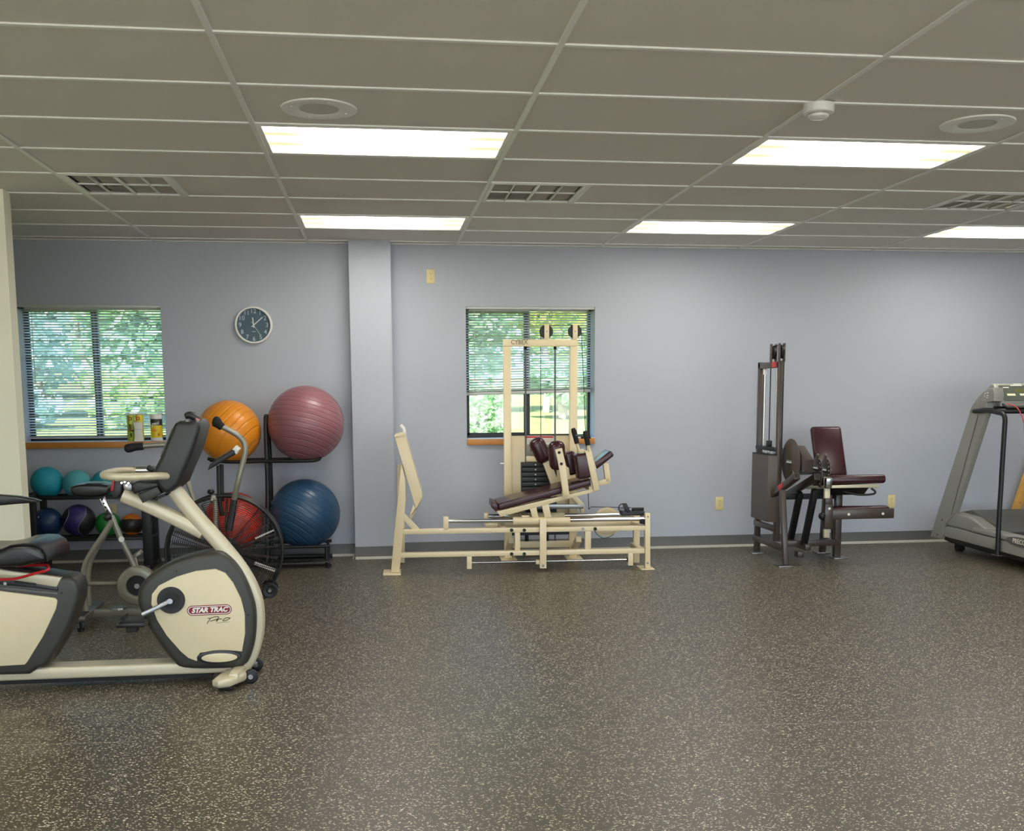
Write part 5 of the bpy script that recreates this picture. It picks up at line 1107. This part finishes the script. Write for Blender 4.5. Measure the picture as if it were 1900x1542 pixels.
by(MB(), (3.07, 4.55, .0), (3.07, 4.50, .62), .045, .05, 'rear_leg')
by(MB(), (3.07, 4.27, .12), (3.07, 4.55, .12), .045, .045, 'base_rail')
for x_, y_ in ((2.485, 3.945), (2.52, YR-.06), (3.085, 4.26), (3.07, 4.56)): bb(MB().box((x_, y_, .005), (.12, .11, .01), bev=.002), 'foot_plate', M_STEEL)
# cam disc, counterweight, pivot
dsc = bb(MB().lathe([(0, -.006), (.178, -.006), (.184, -.002), (.184, .004), (.178, .007), (0, .007)], (2.60, 4.14, .815), (1, 0, 0), n=56), 'cam_disc', M_BROWND)
bb(MB().cyl((2.56, 4.14, .815), (2.9, 4.06, .74), .02, n=16), 'pivot_shaft', M_STEEL)
bb(MB().prismx([(4.13, .945), (4.07, .945), (3.885, .845), (3.90, .75), (4.12, .735)], 2.612, 2.684, .004), 'counterweight', M_BROWN)
bb(MB().cyl((2.57, 4.03, .715), (2.60, 4.03, .715), .022, n=14), 'cam_pin', M_CHROME)
bb(MB().box((2.575, 4.0, .73), (.02, .07, .02), (Vector((1, 0, 0)), .5), bev=.004), 'pin_lever', M_CHROME)
by(MB(), (2.64, 4.08, .725), (2.8, 4.08, .725), .03, .02, 'pivot_bar', M_POWDER, ref=(0, 1, 0))
# slotted quadrant plates
for xq, pl in ((2.80, [(4.1047,0.8751),(4.166,0.8044),(4.1811,0.7479),(4.1384,0.6877),(4.0679,0.6305),(4.0198,0.6112),(3.9937,0.6836),(3.9884,0.7617),(4.0113,0.8222),(4.0566,0.8583)]), (2.865, [(4.0993,0.8746),(4.1314,0.8058),(4.138,0.7184),(4.1203,0.6565),(4.0749,0.6209),(4.0289,0.6211),(3.9934,0.6826),(3.9812,0.7613),(4.0038,0.8218),(4.0499,0.854)])):
    qd = bb(MB().prismx(pl, xq-.004, xq+.004, .001), 'quadrant_plate', M_BROWN)
    for k in range(9):
        f_ = k/8; a = Vector((0, pl[5][0]*(1-f_)+pl[0][0]*f_, pl[5][1]*(1-f_)+pl[0][1]*f_)); mid = (pl[7][0]+.0)
        yy = a.y+(min(p[0] for p in pl)+.024-a.y)*math.sin(PI*(.12+.76*f_))**1.0
        bb(MB().cyl((xq-.0055, yy, a.z), (xq-.0035, yy, a.z), .0048, n=10), 'plate_hole', M_LABEL, qd)
# swing lever
LX, LY = 2.835, 3.955
bb(MB().beam((LX, LY+.02, .70), (LX, LY, .22), .045, .03, .004, ref=(1, 0, 0)), 'lever_tube', M_SILVER)
bb(MB().box((LX, LY-.005, .655), (.05, .045, .085), (Vector((1, 0, 0)), .12), bev=.006), 'lever_clamp', M_CHROME)
slv = bb(MB().box((LX+.005, LY-.004, .39), (.066, .05, .20), bev=.005), 'lever_sleeve')
bb(MB().box((LX+.0, LY-.006, .51), (.056, .044, .05), bev=.005), 'lever_collar')
bb(MB().cyl((LX+.005, LY-.033, .455), (LX+.005, LY-.027, .455), .0105, n=14), 'bolt', M_LABEL, slv)
bb(MB().sph((LX-.05, LY-.02, .395), .030, 18, 12, (.9, 1, 1)), 'adjust_knob', M_BLACK)
bb(MB().cyl((LX-.05, LY-.02, .395), (LX, LY, .395), .009, n=10), 'knob_stem', M_STEEL)
ab = bb(MB().box((3.125, LY-.01, .405), (.525, .03, .078), bev=.006), 'ankle_bar')
for x_ in (3.005, 3.29): bb(MB().cyl((x_, LY-.03, .405), (x_, LY-.024, .405), .0105, n=14), 'bolt', M_LABEL, ab)
bb(MB().box((3.125, LY+.055, .425), (.5, .1, .075), bev=.03, seg=4), 'ankle_pad', M_BURG, ang=60)
# seat, backrest
bb(MB().box((3.095, 4.2, .655), (.475, .47, .07), (Vector((1, 0, 0)), -.11), bev=.026, seg=4), 'seat', M_BURG, ang=60)
bb(MB().box((3.06, 4.19, .60), (.43, .42, .026), (Vector((1, 0, 0)), -.11), bev=.004), 'seat_plate', M_SILVER)
bb(MB().prismx([(4.0, .605), (4.4, .605), (4.4, .53), (4.08, .545)], 2.9, 3.2, .004), 'seat_pan', M_POWDER)
bb(MB().tube(sp([(2.98, 4.05, .585), (3.1, 4.0, .555), (3.23, 4.0, .555), (3.255, 4.0, .575), (3.23, 4.02, .60)], 5), .0085, 10), 'seat_handle', M_POWDER)
bk0, bk1 = Vector((3.085, 4.44, .66)), Vector((3.085, 4.60, 1.075))
bkr = bb(MB().beam(bk0, bk1, .268, .06, .028, ref=(1, 0, 0), seg=4), 'backrest', M_BURG, ang=60)
bb(MB().beam(bk0+Vector((0, .05, 0)), bk1+Vector((0, .05, -.1)), .05, .03, .004, ref=(1, 0, 0)), 'back_support')
by(MB(), (3.07, 4.48, .55), (3.07, 4.57, .80), .05, .05, 'back_post', M_POWDER)

# ================================================================== TREADMILL (right edge)
TX0 = 4.16
tm = thing('treadmill', 'grey treadmill facing the wall at the right edge of the picture', 'treadmill', (4.58, 3.8, 0))
def tb_(mb, name, m, par=None, ang=35): return mb.build(name, m, par or tm, world=True, ang=ang)
upo = [(4.7498,0.0875),(4.5612,0.0925),(4.5087,0.2332),(4.3779,0.3464),(3.9822,1.1964),(4.2218,1.1966),(4.6738,0.2604)]
for x_ in (TX0, 4.94): tb_(MB().prismx(upo, x_, x_+.05, .008, 3), 'upright', M_TMGREY)
ed = [(4.158,4.4188,0.3233),(4.158,4.0888,1.1771)]
tb_(MB().beam(Vector(ed[0])+Vector((-.001, .0, 0)), Vector(ed[1])+Vector((-.001, 0, 0)), .002, .006, 0, ref=(1, 0, 0)), 'upright_groove', M_TMDARK)
for q in [(4.158,4.5616,0.2607),(4.158,4.6274,0.1251)]: tb_(MB().cyl((TX0-.003, q[1], q[2]), (TX0+.002, q[1], q[2]), .006, n=10), 'bolt', M_DARK)
cap = [(4.2241,1.1967),(4.186,1.2533),(4.1111,1.3191),(4.036,1.3657),(3.9507,1.3887),(3.9017,1.3962),(3.8815,1.339),(3.8848,1.2896),(3.9796,1.2778),(3.9822,1.197)]
for x_ in (TX0, 4.94): tb_(MB().prismx(cap, x_-.002, x_+.085, .008, 3), 'upright_cap', M_TMGREY)
cpp = (4.156,4.0169,1.2775)
tb_(MB().prismx([(4.0563,1.3165),(3.9929,1.3195),(3.9803,1.2305),(4.0487,1.2295)], TX0-.006, TX0+.01, .004), 'cap_rib', M_TMGREY)
for q in [(4.156,4.0037,1.3501),(4.156,3.9702,1.3556),(4.156,4.0117,1.3306),(4.156,3.9683,1.3334),(4.156,3.9717,1.3168)]: tb_(MB().box((TX0-.002, q[1], q[2]), (.004, .02, .010), bev=.001), 'cap_button', M_WHITE)
# console: wedge body leaning back, face with display
c0 = [(4.0289,1.4188),(3.9431,1.2775)]        # left edge of face: top, bottom (Y,z)
top, bot = c0
body = [(top[0]+.03, top[1]+.01), (top[0]-.005, top[1]+.008), (bot[0]-.03, bot[1]+.01), (bot[0]-.03, bot[1]-.03), (bot[0]+.10, bot[1]-.04), (top[0]+.13, top[1]-.06)]
cons = tb_(MB().prismx(body, 4.235, 4.945, .012, 3), 'console', M_TMGREY)
fd = Vector((0, top[0]-bot[0], top[1]-bot[1])); fn = Vector((0, -fd.z, fd.y)).normalized()
M_SCR = mat('console_overlay', (86, 92, 84), .12, var=.2, scale=20)
f0 = Vector((4.27, bot[0]-.027, bot[1]+.015))+fn*.006; fdir = (Vector((0, top[0]-.006, top[1]+.006))-Vector((0, bot[0]-.03, bot[1]+.01))); fdir.x = 0; fl = fdir.length; fdir.normalize(); fn = Vector((0, -fdir.z, fdir.y))
f0 = Vector((4.27, bot[0]-.03, bot[1]+.012))+fn*.002
tb_(MB().poly([f0, f0+Vector((.64, 0, 0)), f0+Vector((.64, 0, 0))+fdir*(fl-.02), f0+fdir*(fl-.02)], fn*.003), 'console_face', M_SCR, cons)
for k in range(5): tb_(MB().poly([f0+Vector((.04+k*.11, 0, 0))+fdir*.05+fn*.003, f0+Vector((.11+k*.11, 0, 0))+fdir*.05+fn*.003, f0+Vector((.11+k*.11, 0, 0))+fdir*.07+fn*.003, f0+Vector((.04+k*.11, 0, 0))+fdir*.07+fn*.003], fn*.002), 'console_button', mat('pale_button', (226, 226, 190), .4), cons)
for dx, dd, w_ in ((.03, .13, .05), (.10, .15, .10), (.13, .165, .07)): tb_(MB().poly([f0+Vector((dx, 0, 0))+fdir*dd+fn*.003, f0+Vector((dx+w_, 0, 0))+fdir*dd+fn*.003, f0+Vector((dx+w_, 0, 0))+fdir*(dd+.008)+fn*.003, f0+Vector((dx, 0, 0))+fdir*(dd+.008)+fn*.003], fn*.001), 'face_print', M_LABEL, cons)
tb_(MB().poly([f0+Vector((.12, 0, 0))+fdir*.085+fn*.003, f0+Vector((.52, 0, 0))+fdir*.085+fn*.003, f0+Vector((.52, 0, 0))+fdir*.12+fn*.003, f0+Vector((.12, 0, 0))+fdir*.12+fn*.003], fn*.001), 'display', mat('display_olive', (96, 100, 60), .15), cons)
tb_(MB().box((4.59, bot[0]-.06, bot[1]-.02), (.68, .09, .02), (Vector((1, 0, 0)), .25), bev=.006), 'console_tray', M_TMDARK, cons)
# handlebar and side rails
hrz = [(4.14,4.1189,1.2072),(4.14,3.9517,1.2185),(4.14,3.8089,1.2039),(4.14,3.7234,1.1908),(4.14,3.6925,1.1519),(4.14,3.6929,1.0603),(4.14,3.6982,0.7599),(4.14,3.6983,0.6401),(4.14,3.7033,0.3637),(4.14,3.698,0.0905)]
for dx in (0, .86): tb_(MB().tube(sp([(p[0]+dx, p[1], p[2]) for p in hrz], 4), .0185, 12), 'side_rail', M_POWDER)
for dx in (0, .86):
    e_ = hrz[-1]; tb_(MB().box((e_[0]+dx+.02, e_[1], e_[2]-.004), (.09, .085, .008), bev=.002), 'rail_plate', M_STEEL)
bz_ = (4.2,3.9045,1.2202)
tb_(MB().tube(sp([(4.14, hrz[1][1], hrz[1][2]), (4.22, hrz[1][1]-.06, hrz[1][2]-.006), (4.35, hrz[1][1]-.1, hrz[1][2]-.008), (4.85, hrz[1][1]-.1, hrz[1][2]-.008), (4.95, hrz[1][1]-.06, hrz[1][2]-.006), (5.0, hrz[1][1], hrz[1][2])], 5), .02, 12), 'front_handlebar', M_POWDER)
tb_(MB().prismx([(bot[0]-.02, bot[1]-.03), (bot[0]+.05, bot[1]-.03), (bot[0]+.04, bot[1]-.075), (bot[0]-.0, bot[1]-.06)], 4.22, 4.96, .004), 'console_neck', M_BLACK)
ls_ = [(4.27,3.9344,1.2675),(4.27,3.8225,1.262),(4.27,3.7385,1.2358),(4.27,3.6895,1.1879),(4.27,3.6592,1.1454),(4.27,3.6426,1.1082),(4.27,3.6383,1.0599)]
tb_(MB().tube(sp(ls_, 5), .004, 8), 'safety_cord', mat('red_cord', (206, 60, 72), .5))
# deck
dk = [(4.5567,0.1179),(4.5272,0.1906),(4.5041,0.2155),(3.7807,0.2173),(3.4065,0.2185),(3.3976,0.1194),(3.781,0.1227)]
dYn = dk[4][0]; 
side = [(dk[0][0], dk[0][1]), (dk[1][0], dk[1][1]), (dk[2][0], dk[2][1]), (2.75, dk[2][1]-.015), (2.75, dk[0][1]-.015)]
zs0, zs1 = dk[0][1], dk[2][1]
tb_(MB().prismx(side, TX0+.004, 5.0, .012, 3), 'deck_frame', M_TMGREY)
un = [(dk[0][0]+.01, zs0+.01), (2.76, zs0-.005), (2.76, zs0-.05), (dk[0][0]-.1, zs0-.045), (dk[0][0]+.02, zs0-.03)]
tb_(MB().prismx(un, TX0+.03, 4.98, .004), 'deck_underside', M_BLACK)
for x_ in (TX0+.1, 4.9):
    for y_ in (dk[0][0]-.12, 2.85): tb_(MB().cyl((x_-.025, y_, .04), (x_+.025, y_, .04), .04, n=20), 'deck_wheel', M_RUBBER)
capy0 = [(4.1145,0.2385),(4.0954,0.2828)]
ls0 = [(capy0[0][0], zs1+.002), (capy0[1][0], zs1+.038), (capy0[1][0]-.03, zs1+.046), (2.78, zs1+.03), (2.78, zs1-.012)]
for x_ in (TX0-.006, 4.885): tb_(MB().prismx(ls0, x_, x_+.125, .012, 3), 'landing_strip', M_TMGREY)
tb_(MB().box((4.58, 3.42, zs1+.02), (.62, 1.28, .02), bev=.004), 'belt', M_BELT)
hd_ = [(4.5408,0.2205),(4.5148,0.2714),(4.4588,0.3189),(4.4014,0.339),(4.3043,0.3367),(4.1518,0.3176),(3.9396,0.3199),(3.9336,0.3017),(4.1255,0.2799),(4.1431,0.2161),(4.3324,0.2154)]
tb_(MB().prismx([(dk[1][0]+.0, zs1+.0), (hd_[1][0], hd_[1][1]), (hd_[2][0], hd_[2][1]), (hd_[3][0], hd_[3][1]+.005), (hd_[5][0], hd_[5][1]+.015), (hd_[6][0], zs1+.055), (hd_[6][0], zs1)], TX0+.012, 4.985, .02, 4), 'motor_hood', M_TMGREY, ang=60)
cy = (hd_[2][0]+hd_[6][0])/2
tb_(MB().prismx([(hd_[1][0], hd_[2][1]-.03), (hd_[2][0], hd_[2][1]+.02), (hd_[4][0], hd_[3][1]+.035), (hd_[5][0]-.03, hd_[4][1]+.0), (hd_[6][0]-.12, zs1+.045), (hd_[6][0]-.12, zs1+.03)], 4.27, 4.88, .02, 4), 'hood_crest', M_TMDARK, ang=60)
bg = (4.152,3.4612,0.2265); be = (4.152,3.5414,0.2298)
by0 = be[1]-.115
MB().prismx([(by0+.19*math.cos(2*PI*k/32), be[2]-.005+.036*math.sin(2*PI*k/32)) for k in range(32)], TX0-.012, TX0+.01, .003).build('badge_plate', M_TMDARK, tm, world=True)
text('badge_text', 'PRECOR', .052, M_LABEL, tm, (TX0-.0135, by0, be[2]-.004), rot=(PI/2, 0, -PI/2), world=True, bold=.0006)

# wooden plank leaning behind the treadmill
M_PINE = mat('pine_wood', (222, 168, 84), .5, var=.15, scale=14)
pk = thing('wooden_plank', 'light pine plank leaning on the wall behind the treadmill', 'plank', (5.02, 4.95, 0))
MB().beam((0, 0, .012), (.35, .03, 1.1), .03, .085, .003).build('board', M_PINE, pk)
for k in range(6): MB().cyl((.06+.05*k, -.014+.004*k, .2+.155*k), (.06+.05*k, -.012+.004*k, .2+.155*k), .006, n=8).build('knot', mat('knot_brown', (150, 96, 40), .5), pk)
